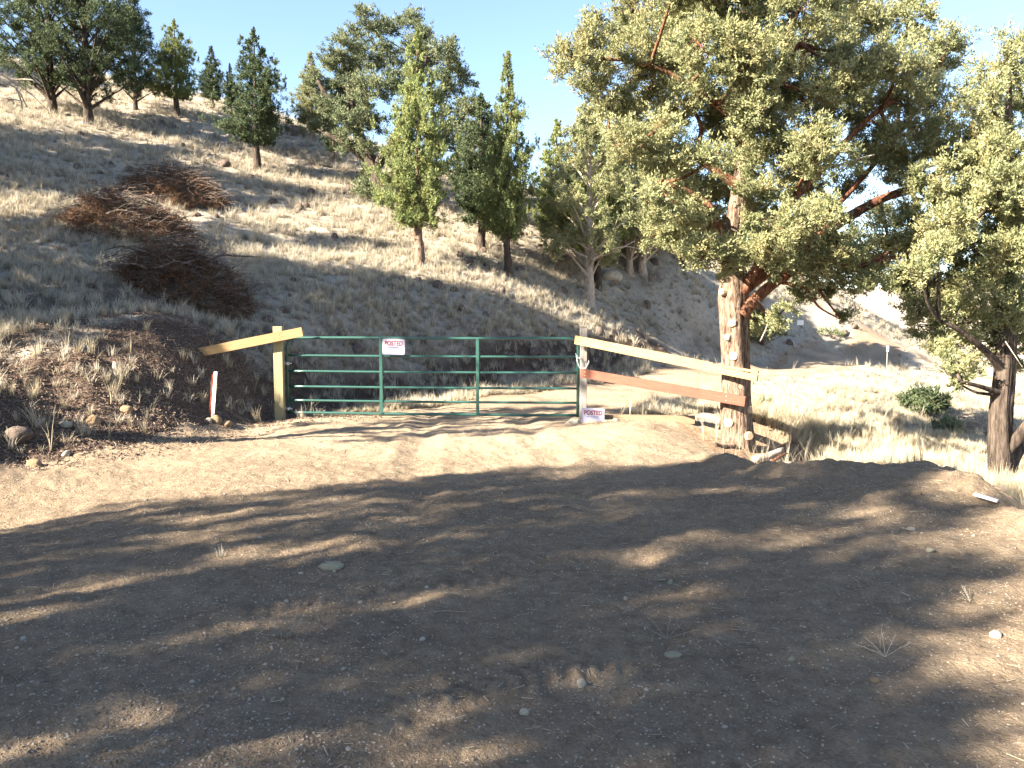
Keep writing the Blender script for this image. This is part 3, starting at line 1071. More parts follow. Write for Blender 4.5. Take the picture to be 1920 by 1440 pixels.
big_trunk = [(1392, 885, 0, .34), (1386, 850, 0, .275), (1380, 780, 0, .245), (1378, 700, 0, .225), (1376, 620, 0.02, .225), (1374, 560, 0.05, .235), (1376, 510, 0.1, .20), (1378, 430, 0.2, .155), (1392, 320, 0.2, .125), (1398, 210, 0.1, .10), (1392, 90, 0, .07), (1400, -60, 0, .03)]
big_limbs = [
    [(1392, 590, -.1, .10), (1418, 560, -.15, .085), (1455, 528, -.2, .075), (1500, 503, -.3, .06), (1560, 492, -.4, .045), (1610, 500, -.5, .03)],
    [(1385, 550, 0, .12), (1418, 510, 0, .10), (1442, 460, -.1, .085), (1462, 405, -.1, .075), (1490, 370, -.1, .06), (1540, 320, -.1, .05), (1600, 250, 0, .04), (1650, 205, 0, .035), (1700, 178, 0, .025)],
    [(1388, 545, .2, .12), (1430, 515, .3, .10), (1500, 470, .5, .085), (1590, 408, .6, .075), (1650, 375, .6, .065), (1712, 350, .6, .05), (1780, 310, .6, .03)],
    [(1378, 470, .1, .09), (1350, 430, .1, .07), (1335, 395, 0, .06), (1308, 370, 0, .05), (1270, 352, -.1, .035), (1232, 345, -.2, .02)],
    [(1385, 350, .1, .08), (1340, 318, 0, .065), (1300, 290, 0, .055), (1262, 272, -.1, .045), (1200, 276, -.2, .035), (1165, 262, -.3, .028), (1142, 246, -.3, .018)],
    [(1395, 270, .1, .07), (1430, 215, 0, .055), (1462, 150, 0, .045), (1500, 80, 0, .03)],
    [(1395, 240, .1, .07), (1350, 200, 0, .055), (1290, 160, 0, .045), (1220, 120, 0, .03), (1130, 110, 0, .018)],
    [(1500, 470, .5, .06), (1560, 395, .8, .05), (1620, 330, .9, .04), (1680, 260, .9, .028)],
    [(1300, 290, 0, .04), (1315, 240, .1, .03), (1290, 190, .1, .02)],
    [(1455, 528, -.2, .03), (1510, 540, -.3, .02), (1535, 575, -.3, .014), (1575, 598, -.3, .01)],
]
big_dead = [[(1560, 315, -.9, .02), (1600, 300, -1, .014), (1640, 290, -1, .008)], [(1480, 505, -.4, .016), (1520, 520, -.5, .012), (1560, 522, -.6, .006)],
            [(1420, 560, -.3, .014), (1440, 600, -.4, .01), (1425, 640, -.4, .005)], [(1300, 420, -.9, .014), (1265, 400, -1, .01), (1245, 375, -1, .006)]]
big = custom_tree("juniper_tree", "largest juniper, thick trunk with sawn stubs, boards nailed to it, wide red-limbed crown", (1386, 850), BIGD, big_trunk, big_limbs, big_masses,
                  'leaf', 'bark', 'bark_red', 150, 330, (0.040, 0.0100), 42,
                  cuts=[(1366, 607, -.235, .055), (1358, 633, -.215, .045), (1369, 668, -.235, .06), (1383, 724, -.245, .035), (1360, 791, -.24, .065), (1397, 815, -.24, .06), (1347, 549, -.17, .05), (1402, 768, -.2, .05)],
                  bend=big_dead, twig_every=3, fill=1.26, cr=(0.10, 0.25))

right_masses = mm([
    (1895, 120, 20), (1890, 165, 26), (1836, 135, 13), (1838, 170, 16), (1885, 215, 34), (1842, 225, 22), (1920, 190, 26), (1860, 280, 38), (1905, 290, 40), (1835, 320, 34), (1880, 350, 44), (1925, 370, 44),
    (1825, 390, 38), (1875, 420, 46), (1920, 450, 44), (1780, 420, 34), (1835, 470, 42), (1885, 500, 46), (1930, 530, 42), (1790, 500, 38), (1830, 545, 42), (1880, 580, 44), (1925, 610, 42),
    (1770, 560, 38), (1745, 610, 32), (1800, 615, 40), (1850, 640, 38), (1905, 665, 36), (1770, 660, 26), (1810, 690, 26), (1720, 575, 26), (1895, 80, 20), (1935, 120, 30), (1800, 720, 16), (1940, 300, 50), (1812, 262, 24), (1858, 190, 24), (1800, 375, 34), (1825, 205, 18), (1760, 480, 30), (1960, 420, 50), (1960, 560, 50), (1730, 510, 26)], 1.0)
right_trunk = [(1880, 935, 0, .26), (1880, 905, 0, .21), (1876, 850, 0, .175), (1876, 780, 0, .165), (1882, 700, 0, .155), (1888, 600, 0, .14), (1892, 480, 0, .11), (1895, 350, 0, .085), (1892, 220, 0, .05), (1893, 110, 0, .02)]
right_limbs = [
    [(1880, 850, 0, .09), (1902, 830, -.1, .08), (1930, 790, -.2, .07), (1960, 740, -.2, .06)],
    [(1882, 905, 0, .1), (1905, 850, .1, .09), (1930, 800, .2, .08), (1960, 700, .3, .05)],
    [(1884, 700, 0, .07), (1850, 660, -.2, .05), (1800, 620, -.4, .035), (1760, 600, -.5, .02)],
    [(1888, 640, 0, .06), (1840, 590, .1, .045), (1780, 540, .2, .03), (1740, 520, .3, .02)],
    [(1890, 560, 0, .06), (1850, 500, 0, .04), (1800, 430, 0, .025)],
    [(1884, 740, 0, .05), (1840, 725, -.2, .03), (1800, 715, -.3, .02)],
]
custom_tree("juniper_tree", "right-hand juniper with a forked trunk darkened to look shaded in the dry grass beyond the berm", (1880, 912), 11.6, right_trunk, right_limbs, right_masses,
            'leaf', 'bark_dark', 'bark_dark', 140, 300, (0.041, 0.0102), 77,  # dark bark stands in for the big juniper's shadow on this trunk
            bend=[[(1885, 640, -1, .007), (1905, 670, -1.1, .005), (1918, 690, -1.1, .003)]])

# leaning round juniper on the slope
_b = hit(716, 372)
custom_tree("juniper_tree", "large round-headed juniper with a dark trunk leaning up to the left", (716, 372), _b.y,
            [(722, 395, 0, .34), (712, 350, 0, .28), (694, 300, 0, .24), (668, 240, 0, .19), (655, 170, 0, .13), (640, 110, 0, .06)],
            [[(700, 320, 0, .2), (740, 260, 0, .16), (770, 180, 0, .12), (800, 110, 0, .07)], [(694, 300, 0, .18), (650, 270, 0, .14), (610, 250, 0, .07)],
             [(712, 345, 0, .18), (780, 300, .5, .14), (850, 240, .5, .1), (880, 200, .5, .05)], [(668, 240, 0, .14), (620, 190, 0, .1), (595, 150, 0, .05)],
             [(716, 360, 0, .16), (700, 385, -.4, .1), (720, 395, -.8, .05)]],
            mm([(600, 150, 22), (620, 200, 26), (600, 240, 20), (640, 130, 28), (650, 180, 30), (680, 110, 30), (660, 230, 28), (690, 170, 30), (700, 225, 26), (730, 110, 28), (740, 160, 30), (645, 262, 20),
                (790, 110, 26), (835, 120, 24), (860, 160, 26), (880, 200, 24), (850, 220, 28), (820, 170, 26), (895, 240, 22), (860, 270, 28), (820, 260, 24), (890, 290, 22), (850, 320, 26),
                (690, 330, 16), (680, 355, 18), (710, 375, 22), (740, 385, 18), (620, 110, 22), (660, 80, 26), (720, 70, 28), (790, 70, 26), (830, 90, 20), (680, 280, 16), (800, 330, 24), (780, 220, 24), (905, 330, 20), (760, 40, 24), (690, 30, 20)], 2.2),
            'leaf_mid', 'bark_dark', 'bark_dark', 44, 230, (0.080, 0.019), 5, group=G_HILL, cr=(0.2, 0.34), twig_every=5)

# ------------------------------------------------------------------ gate and fence
gl, gr = at(541, 773, 13.95), at(1083, 779, 13.50)
gdir = (gr - gl)
gdir.z = 0
glen = gdir.length
gdir.normalize()
gnorm = Vector((gdir.y, -gdir.x, 0))       # towards the camera
if gnorm.y > 0:
    gnorm = -gnorm
gate = bpy.data.objects.new("farm_gate", None)
COL.objects.link(gate)
gate.location = gl
gate.rotation_euler = (0, 0, math.atan2(gdir.y, gdir.x))
tagged(gate, "green tubular steel farm gate of six rails closed across the dirt road", "gate")
rail_z_l = [(773 - y) / F * 13.95 for y in (632.7, 665.5, 695, 723.8, 750, 773)]
rail_z_r = [(779 - y) / F * 13.50 for y in (634, 668.4, 698.4, 728, 755, 779)]
dzr = gr.z - gl.z
RT = 0.0235
rc = 0.13
for i, (a, b) in enumerate(zip(rail_z_l, rail_z_r)):
    if i == 0:
        continue
    sag = -0.006
    mb = MB()
    mb.tube([(RT * 0.8, 0, a), (glen * 0.33, 0, a * .67 + (b + dzr) * .33 + sag), (glen * .66, 0, a * .34 + (b + dzr) * .66 + sag), (glen - RT * .8, 0, b + dzr)], RT * (0.86 if i < 5 else 0.95), 12, True, smooth_n=4)
    mb.build("rail", M['gate'], gate, True)
zt, zt2 = rail_z_l[0], rail_z_r[0] + dzr
mb = MB()
pts = [(0, 0, -0.03), (0, 0, zt - rc)]
for k in range(1, 6):
    a = math.pi / 2 * k / 5
    pts.append((rc - rc * math.cos(a), 0, zt - rc + rc * math.sin(a)))
for k in range(1, 8):
    pts.append((rc + (glen - 2 * rc) * k / 8, 0, zt + (zt2 - zt) * k / 8 + 0.004 * math.sin(k)))
for k in range(0, 6):
    a = math.pi / 2 * k / 5
    pts.append((glen - rc + rc * math.sin(a), 0, zt2 - rc + rc * math.cos(a)))
pts.append((glen, 0, -0.03 + dzr))
mb.tube(pts, RT, 12, True)
mb.build("bent_outer_tube", M['gate'], gate, True)
for px in (716, 896):
    t = (px - 541) / (1083 - 541)
    t = t / (t + (1 - t) * 13.5 / 13.95)
    x = glen * t
    b0, t0 = dzr * t, zt + (zt2 - zt) * t
    mb = MB()
    mb.box((x, -0.026, (b0 + t0) / 2), (0.026, 0, 0), (0, 0.008, 0), (0, 0, (t0 - b0) / 2 - 0.005))
    mb.box((x - 0.022, -0.010, (b0 + t0) / 2), (0.003, 0, 0), (0, 0.010, 0), (0, 0, (t0 - b0) / 2 - 0.03))
    mb.box((x + 0.022, -0.010, (b0 + t0) / 2), (0.003, 0, 0), (0, 0.010, 0), (0, 0, (t0 - b0) / 2 - 0.03))
    mb.build("brace", M['gate'], gate, bevel=0.004)
zg = rail_z_r[2] + dzr
me = bpy.data.meshes.new("gusset")
me.from_pydata([(glen - 0.01, -0.006, zg), (glen - 0.11, -0.006, zg), (glen - 0.01, -0.006, zg + 0.13), (glen - 0.01, 0.004, zg), (glen - 0.11, 0.004, zg), (glen - 0.01, 0.004, zg + 0.13)], [],
               [(0, 2, 1), (3, 4, 5), (0, 1, 4, 3), (1, 2, 5, 4), (2, 0, 3, 5)])
link_mesh("gusset", me, M['gate'], gate)
for zz in ((773 - 681) / F * 13.95, (773 - 769) / F * 13.95 + .02):
    mb = MB()
    mb.tube([(-0.13, 0.02, zz + 0.01), (-0.03, 0.0, zz)], 0.009, 8)
    mb.tube([(0, 0, zz - 0.028), (0, 0, zz + 0.028)], RT + 0.009, 12)
    mb.tube([(-0.045, -0.01, zz - 0.03), (-0.045, -0.01, zz + 0.05)], 0.008, 8)
    mb.box((0.04, -0.005, zz + 0.004), (0.03, 0, 0), (0, 0.006, 0), (0, 0, 0.012))
    mb.tube([(0.05, -0.03, zz + 0.004), (0.05, 0.03, zz + 0.004)], 0.009, 6)
    mb.build("hinge", M['zinc'], gate, True)


def post(px0, px1, ytop, ybot, d, mat, label, depth, lean=0.0):
    a, b = at(px0, ytop, d), at(px1, ytop, d)
    w = (b.x - a.x)
    zt_ = a.z
    zb = zone((a.x + b.x) / 2, d)
    o = MB()
    n = 10
    h = zt_ - zb + 0.4
    for i in range(1):
        o.box((0, 0, h / 2 - 0.4), (w / 2, 0, 0), (0, depth / 2, 0), (0, 0, h / 2))
    ob = o.build("gate_post", mat, None, bevel=0.006)
    ob.location = ((a.x + b.x) / 2, d + depth / 2, zb)
    ob.rotation_euler = (0, lean, math.radians(2))
    tagged(ob, label, "post", "posts at either side of the gate")
    return ob


post(511, 528, 612, 782, 13.82, M['treated'], "thick yellowish treated-timber post at the gate's hinge side", 0.145)
post(1088, 1101, 616, 792, 13.46, M['grey_wood'], "slimmer weathered grey post at the gate's chained side", 0.10)


def board(name, pa, pb, hgt, thick, mat, label, cat="board", ends=None, split=False, group=None):
    """board between two end centres (world), broad face to the camera; object x axis along it"""
    pa, pb = Vector(pa), Vector(pb)
    x = (pb - pa)
    L = x.length
    x.normalize()
    up = Vector((0, 0, 1))
    y = up.cross(x).normalized()
    z = x.cross(y)
    mb = MB()
    if split:
        mb.box((-L * 0.11, 0, 0), (L * 0.39, 0, 0), (0, thick / 2, 0), (0, 0, hgt / 2))
        # the end has split along the grain, the upper splinter springs up a little
        b = len(mb.v)
        mb.box((L * 0.39, 0, -hgt * 0.16), (L * 0.11, 0, 0), (0, thick / 2, 0), (0, 0, hgt * 0.335))
        mb.box((L * 0.39, 0, hgt * 0.37), (L * 0.11, 0, 0.012), (0, thick / 2, 0), (0, 0, hgt * 0.125))
    else:
        mb.box((0, 0, 0), (L / 2, 0, 0), (0, thick / 2, 0), (0, 0, hgt / 2))
    o = mb.build(name, mat, None, bevel=0.003)
    o.matrix_world = Matrix.Translation((pa + pb) / 2) @ Matrix((x, y, z)).transposed().to_4x4()
    tagged(o, label, cat, group)
    return o


GB = "boards nailed between posts, bank and tree"
board("timber_board", at(338, 668, 13.72), at(567.5, 622, 13.72), 0.152, 0.05, M['pine'], "yellow board nailed to the hinge post and slanting down left into the bank", group=GB)
board("timber_board", at(1079, 637, 13.36), at(1421, 706, 11.40), 0.138, 0.045, M['pine'], "upper yellow board with a split end, from grey post to big juniper", split=True, group=GB)
board("timber_board", at(1089, 699, 13.36), at(1398, 753, 11.52), 0.142, 0.045, M['red'], "lower reddish-brown board between grey post and big juniper", group=GB)
board("ground_timber", at(1132, 784, 13.40), at(1303, 787, 13.05), 0.12, 0.14, M['tie'], "old square timber lying along the ground from the grey post toward the big juniper", "timber")

# bolt heads where the boards meet post and tree
boards = [o for o in bpy.data.objects if o.name.startswith("timber_board")]
for o in boards:
    L = max(abs(v.co.x) for v in o.data.vertices)
    yf = min(v.co.y for v in o.data.vertices)
    if o.matrix_world.to_3x3() @ Vector((0, 1, 0)) @ Vector((0, 1, 0)) < 0:
        yf = -yf
    sg = -1 if yf < 0 else 1
    for k, (fx, fz) in enumerate(((-0.93, .03), (-0.93, -.03), (0.80, .03), (0.80, -.03)) if o.name != "timber_board" else ((0.62, .03), (0.62, -.03), (0.66, 0.0))):
        b_ = MB()
        b_.tube([(fx * L, yf, fz), (fx * L, yf + sg * 0.005, fz)], [0.009, 0.008], 8)
        b_.build("bolt_head", M['zinc'], o)

# survey stake
sb = hit(396, 786)
stk = bpy.data.objects.new("survey_stake", None)
COL.objects.link(stk)
stk.location = sb
tagged(stk, "white wooden survey stake leaning slightly at the foot of the left bank", "stake")
st = at(403, 697, sb.y) - sb
sh = st.z
MB().box((st.x * .5 + 0.012, 0, sh / 2 - .05), (0.024, 0, 0), (0, 0.008, 0), (st.x * .5, 0, sh / 2 + .05)).build("white_face", M['lath'], stk)
MB().box((st.x * .5 - 0.028, 0.013, sh / 2 - .07), (0.017, 0, 0), (0, 0.02, 0), (st.x * .5, 0, sh / 2 + .03)).build("red_edge", M['rust'], stk)


# POSTED signs
def text_mesh(s, size, bold=0.0, sx=1.0):
    cu = bpy.data.curves.new("lettering", 'FONT')
    cu.body = s
    cu.size = size
    cu.align_x = 'CENTER'
    cu.align_y = 'CENTER'
    cu.offset = bold
    cu.extrude = 0.0004
    t = bpy.data.objects.new("t", cu)
    COL.objects.link(t)
    dg = bpy.context.evaluated_depsgraph_get()
    me = bpy.data.meshes.new_from_object(t.evaluated_get(dg))
    bpy.data.objects.remove(t)
    bpy.data.curves.remove(cu)
    co = np.empty(len(me.vertices) * 3, np.float32)
    me.vertices.foreach_get("co", co)
    co = co.reshape(-1, 3)
    x, y, z = co[:, 0].copy() * sx, co[:, 1].copy(), co[:, 2].copy()
    co[:, 0], co[:, 1], co[:, 2] = x, -z, y      # upright, facing -y
    me.vertices.foreach_set("co", co.ravel())
    me.name = "lettering"
    return me


def sign(cx, cy, w, h, d, rot, tiltx, label):
    root = MB()
    rr = 0.018
    # rounded panel
    vs_, n = [], 5
    for (sx, sz, a0) in ((1, 1, 0), (-1, 1, 90), (-1, -1, 180), (1, -1, 270)):
        for k in range(n):
            a = math.radians(a0 + 90 * k / (n - 1))
            vs_.append((sx * (w / 2 - rr) + rr * math.cos(a), sz * (h / 2 - rr) + rr * math.sin(a)))
    m_ = len(vs_)
    root.v = [Vector((x, -0.0015, z)) for x, z in vs_] + [Vector((x, 0.0015, z)) for x, z in vs_]
    root.t = [0.5] * (2 * m_)
    root.f = [tuple(range(m_)), tuple(range(2 * m_ - 1, m_ - 1, -1))] + [(i, m_ + i, m_ + (i + 1) % m_, (i + 1) % m_) for i in range(m_)]
    o = root.build("posted_sign", M['sign'])
    o.location = at(cx, cy, d)
    o.rotation_euler = (tiltx, math.radians(rot), math.radians(-2))
    tagged(o, label, "sign", "POSTED signs at the gate")
    b = MB()
    e = 0.013
    for (c, hx, hz) in (((0, h / 2 - e), w / 2 - e, .0022), ((0, -h / 2 + e), w / 2 - e, .0022), ((-w / 2 + e, 0), .0022, h / 2 - e - .0024), ((w / 2 - e, 0), .0022, h / 2 - e - .0024)):
        b.box((c[0], -0.0022, c[1]), (hx, 0, 0), (0, 0.0006, 0), (0, 0, hz))
    b.build("border", M['ink_blue'], o)
    t = link_mesh("lettering", text_mesh("POSTED", h * 0.40, h * 0.012, 0.80), M['ink_red'], o)
    t.location = (0, -0.0022, h * 0.20)
    t["label"] = "heavy dark red word POSTED"
    t2 = link_mesh("lettering", text_mesh("PRIVATE PROPERTY", h * 0.10, h * 0.002, 0.95), M['ink_blue'], o)
    t2.location = (0, -0.0022, -h * 0.05)
    t2["label"] = "small blue line reading PRIVATE PROPERTY"
    f = MB()
    rnd = random.Random(4)
    for i, z in enumerate((-0.13, -0.19, -0.25, -0.33)):
        x = -w * 0.33
        while x < w * 0.33:
            ww = rnd.uniform(0.008, 0.022)
            f.box((x + ww / 2, -0.0022, h * z), (ww / 2, 0, 0), (0, 0.0005, 0), (0, 0, 0.0026))
            x += ww + 0.006
    f.build("small_print", M['ink_pale'], o)
    return o


s1 = sign(738, 650.2, 0.372, 0.262, 13.70, 1.2, math.radians(-2), "white POSTED sign wired to the gate between its two top rails")
s2 = sign(1112, 780.3, 0.365, 0.255, 13.20, 2.4, math.radians(-10), "white POSTED sign propped on the ground against the grey post")

# chain
ch = bpy.data.objects.new("chain", None)
COL.objects.link(ch)
c0 = at(1083, 668, 13.42)
ch.location = c0
tagged(ch, "steel chain looped round the gate's end and the grey post", "chain")
path = [at(*q) for q in ((1081, 668, 13.40), (1083, 680, 13.38), (1088, 690, 13.36), (1095, 692, 13.34), (1101, 686, 13.36), (1104, 676, 13.42))]
P, _r = catmull(path, [1] * len(path), 10)
lens = [0]
for i in range(1, len(P)):
    lens.append(lens[-1] + (P[i] - P[i - 1]).length)
tor = MB()
ring = []
for k in range(10):
    a = 2 * math.pi * k / 10
    ring.append(Vector((math.cos(a) * 0.017, math.sin(a) * 0.010, 0)))
tor.tube(ring + [ring[0]], 0.0035, 6, False)
link_me = tor.mesh("chain_link", True)
link_me.materials.append(M['zinc'])


def add_links(P, lens, parent, off):
    s, k = 0.0, 0
    while s < lens[-1]:
        j = next(i for i in range(len(lens)) if lens[i] >= s)
        j = min(max(j, 1), len(P) - 1)
        dv = (P[j] - P[j - 1]).normalized()
        q = dv.to_track_quat('X', 'Z')
        o = bpy.data.objects.new("chain_link", link_me)
        COL.objects.link(o)
        o.parent = parent
        o.location = P[j] - off
        o.rotation_euler = (q.to_matrix() @ Matrix.Rotation(math.pi / 2 * (k % 2), 3, 'X')).to_euler()
        s += 0.026
        k += 1


add_links(P, lens, ch, c0)
for seg in (((1090, 690, 13.35), (1092, 700, 13.34), (1094, 712, 13.33)), ((1080, 664, 13.42), (1084, 671, 13.40), (1090, 669, 13.39))):
    P2, _ = catmull([at(*q) for q in seg], [1] * 3, 8)
    l2 = [0]
    for i in range(1, len(P2)):
        l2.append(l2[-1] + (P2[i] - P2[i - 1]).length)
    add_links(P2, l2, ch, c0)


# ------------------------------------------------------------------ rocks
def rock_mesh(seed, sub=3, rough=0.28):
    import bmesh
    rng = random.Random(seed)
    bm = bmesh.new()
    bmesh.ops.create_icosphere(bm, subdivisions=sub, radius=0.5)
    planes = [(Vector((rng.gauss(0, 1), rng.gauss(0, 1), rng.gauss(0, .8))).normalized(), rng.uniform(0.30, 0.46)) for _ in range(9)]
    from mathutils import noise as mn
    for v in bm.verts:
        p = v.co.copy()
        for n, d in planes:
            k = p.dot(n) - d
            if k > 0:
                p -= n * k * 0.85
        p *= 1 + rough * 0.35 * mn.noise(p * 3.1 + Vector((seed * 3.7, 0, 0)))
        v.co = p
    me = bpy.data.meshes.new("rock")
    bm.to_mesh(me)
    bm.free()
    me.polygons.foreach_set("use_smooth", np.ones(len(me.polygons), bool))
    return me


ROCKS = [rock_mesh(i) for i in range(6)]


def rock(px, py, wpx, hpx, mat, label, group=None, name="rock", d=None, cat="rock", k=0, rz=None, deep=1.0):
    """a stone whose foot shows at (px, py), wpx by hpx photo pixels"""
    p = hit(px, py) if d is None else at(px, py, d)
    w, h = wpx / F * p.y, hpx / F * p.y
    me = ROCKS[k % 6].copy()
    me.materials.append(M[mat])
    o = bpy.data.objects.new(name, me)
    COL.objects.link(o)
    o.scale = (w * 1.12, w * deep, h * 1.5)
    o.location = (p.x, p.y + w * 0.12, p.z + h * 0.16)
    o.rotation_euler = (0, 0, rz if rz is not None else (k * 1.7) % 6.28)
    if rz is None and abs(w - h) > 0.3 * w:
        o.rotation_euler = (0, 0, (k % 2) * 3.14)
    tagged(o, label, cat, group)
    return o


GS = "stones around the propped sign"
rock(1075, 795, 30, 10, 'rock_pale', "flat white stone at the gate's end, left of the propped sign", GS, k=0)
rock(1111, 799, 24, 11, 'rock_tan', "brownish stone lying in front of the propped sign's lower edge", GS, k=1, d=13.0)
rock(1136, 801, 20, 15, 'rock_grey', "round lichened stone overlapping the propped sign's right corner", GS, k=2, d=13.0)
rock(1155, 799, 19, 17, 'rock_grey', "second round grey stone right of the propped sign", GS, k=3, d=13.05)
rock(1177, 799, 20, 10, 'rock_grey', "low grey stone at the right end of the row beside the sign", GS, k=4, d=13.05)
rock(1162, 803, 16, 7, 'rock_tan', "small tan stone in front of the row beside the sign", GS, k=5, d=12.9)
GK = "stones at the survey stake"
rock(403, 794, 22, 15, 'rock_tan', "orange-tan stone against the survey stake's foot", GK, k=1)
rock(424, 800, 20, 11, 'rock_tan', "flatter tan stone right of the survey stake", GK, k=2)
rock(391, 792, 12, 8, 'rock_pale', "small pale stone left of the survey stake", GK, k=3)
GB2 = "stones at the left bank's foot"
rock(62, 877, 26, 18, 'rock_tan', "yellow-tan boulder at the foot of the left bank near the picture edge", GB2, k=3)
rock(123, 855, 15, 11, 'rock_pale', "small bright white stone on the dirt below the left bank", GB2, k=4)
rock(216, 700, 16, 22, 'rock_pale', "upright pale stone near the top of the left bank's litter", GB2, k=5)
rock(174, 800, 26, 18, 'rock_tan', "tan stone half buried low in the left bank", GB2, k=0)
rock(120, 800, 24, 10, 'rock_pale', "long pale stone on the left bank's lower slope", GB2, k=1)
rock(30, 830, 50, 26, 'rock_dark', "large dark boulder in shade at the left bank's foot", GB2, k=2)
rock(235, 772, 22, 12, 'rock_tan', "brown wedge-shaped stone midway down the left bank", GB2, k=3)
G_F = "loose stones on the near dirt"
for i, (px, py, w, h, mt, lab) in enumerate([
        (620, 1066, 42, 12, 'rock_grey', "flat blue-grey slab set in the near shaded dirt"),
        (1090, 1292, 18, 16, 'rock_pale', "whitish lump of stone on the near dirt by the bottom edge"),
        (983, 1340, 18, 12, 'rock_pale', "small pale stone at the bottom edge of the clearing"),
        (1257, 1098, 12, 9, 'rock_grey', "grey pebble in the shaded middle of the clearing"),
        (1173, 1126, 9, 7, 'rock_pale', "small pale pebble left of the grey pebble"),
        (1416, 900, 10, 8, 'rock_tan', "tan pebble on the far shadow edge below the big juniper"),
        (1720, 928, 16, 8, 'rock_tan', "tan stone on the berm"),
        (1868, 1196, 22, 14, 'rock_pale', "sunlit pale stone on the right side of the clearing"),
        (1640, 1282, 18, 8, 'rock_tan', "tan stone in the lit patch near the bottom"),
        (1484, 1240, 14, 7, 'rock_grey', "grey flat stone among dry twigs"),
        (1745, 1036, 18, 9, 'rock_grey', "greenish grey stone in the shade right of centre"),
        (1710, 995, 18, 6, 'rock_pale', "thin pale chip of stone near the right berm"),
        (1262, 1232, 30, 7, 'rock_grey', "thin grey slab below the dry twigs")]):
    rock(px, py, w, h, mt, lab, G_F, k=i + 1, name="stone")
# dark volcanic stones strewn over the slope
G_R = "dark stones strewn over the hillside"
big_rocks = [(12, 196, 22, 16, 'rock_dark', "brown boulder at the upper left edge of the slope"), (406, 276, 13, 9, 'rock_dark', "small round boulder on the upper slope left of the lone dark cone"),
             (421, 314, 21, 12, 'rock_dark', "rounded boulder left of the lone dark cone's trunk"), (553, 255, 40, 22, 'rock_dark', "reddish outcrop on the ridge behind the lone dark cone"),
             (1145, 525, 40, 20, 'rock_pale', "white sunlit boulder right of the pale-barked juniper"), (1030, 433, 34, 12, 'rock_dark', "dark boulder under the small pointed juniper"),
             (880, 495, 36, 12, 'rock_dark', "dark flat outcrop between the bright cone and the spired juniper"), (705, 518, 10, 5, 'rock_pale', "tiny white stone on the shaded slope above the gate")]
for i, (px, py, w, h, mt, lab) in enumerate(big_rocks):
    rock(px, py, w, h, mt, lab, G_R, k=i)
rr_ = random.Random(12)
n = 0
while n < 170:
    px, py = rr_.uniform(0, 1650), rr_.uniform(215, 690)
    lim = np.interp(px, [0, 560, 1000, 1300, 1560, 1650], [205, 300, 430, 470, 560, 640])
    low = np.interp(px, [0, 500, 1100, 1600], [560, 660, 690, 640])
    if py < lim or py > low or (px > 1340 and px < 1430) or (px > 1230 and py < 600):
        continue
    s = rr_.uniform(7, 19) * (0.7 + (py - 200) / 900)
    rock(px, py, s, s * rr_.uniform(0.5, 0.8), 'rock_dark', "dark half-buried stone in the dry hillside grass", G_R, k=n)
    n += 1


# ------------------------------------------------------------------ grass and litter
def tuft_mesh(seed, blades=26, h=0.2, spread=0.09, w=0.004, lean=0.5, seg=3):
    rng = random.Random(seed)
    v, f, t = [], [], []
    for _ in range(blades):
        a = rng.uniform(0, 6.283)
        r0 = spread * rng.uniform(0, 0.5)
        bx, by = math.cos(a) * r0, math.sin(a) * r0
        hh = h * rng.uniform(0.45, 1.15)
        ln = lean * rng.uniform(0.2, 1.3)
        aa = a + rng.uniform(-.8, .8)
        sx, sy = -math.sin(aa + rng.uniform(-1, 1)), math.cos(aa)
        b = len(v)
        for k in range(seg + 1):
            q = k / seg
            off = ln * hh * q * q
            z = hh * (q - 0.25 * ln * q * q)
            ww = w * (1 - q * 0.85)
            x, y = bx + math.cos(aa) * off, by + math.sin(aa) * off
            v.append((x - sx * ww, y - sy * ww, z - 0.01))
            v.append((x + sx * ww, y + sy * ww, z - 0.01))
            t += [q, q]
        for k in range(seg):
            f.append((b + 2 * k, b + 2 * k + 1, b + 2 * k + 3, b + 2 * k + 2))
    return np_mesh("grass_blades", v, f, t)


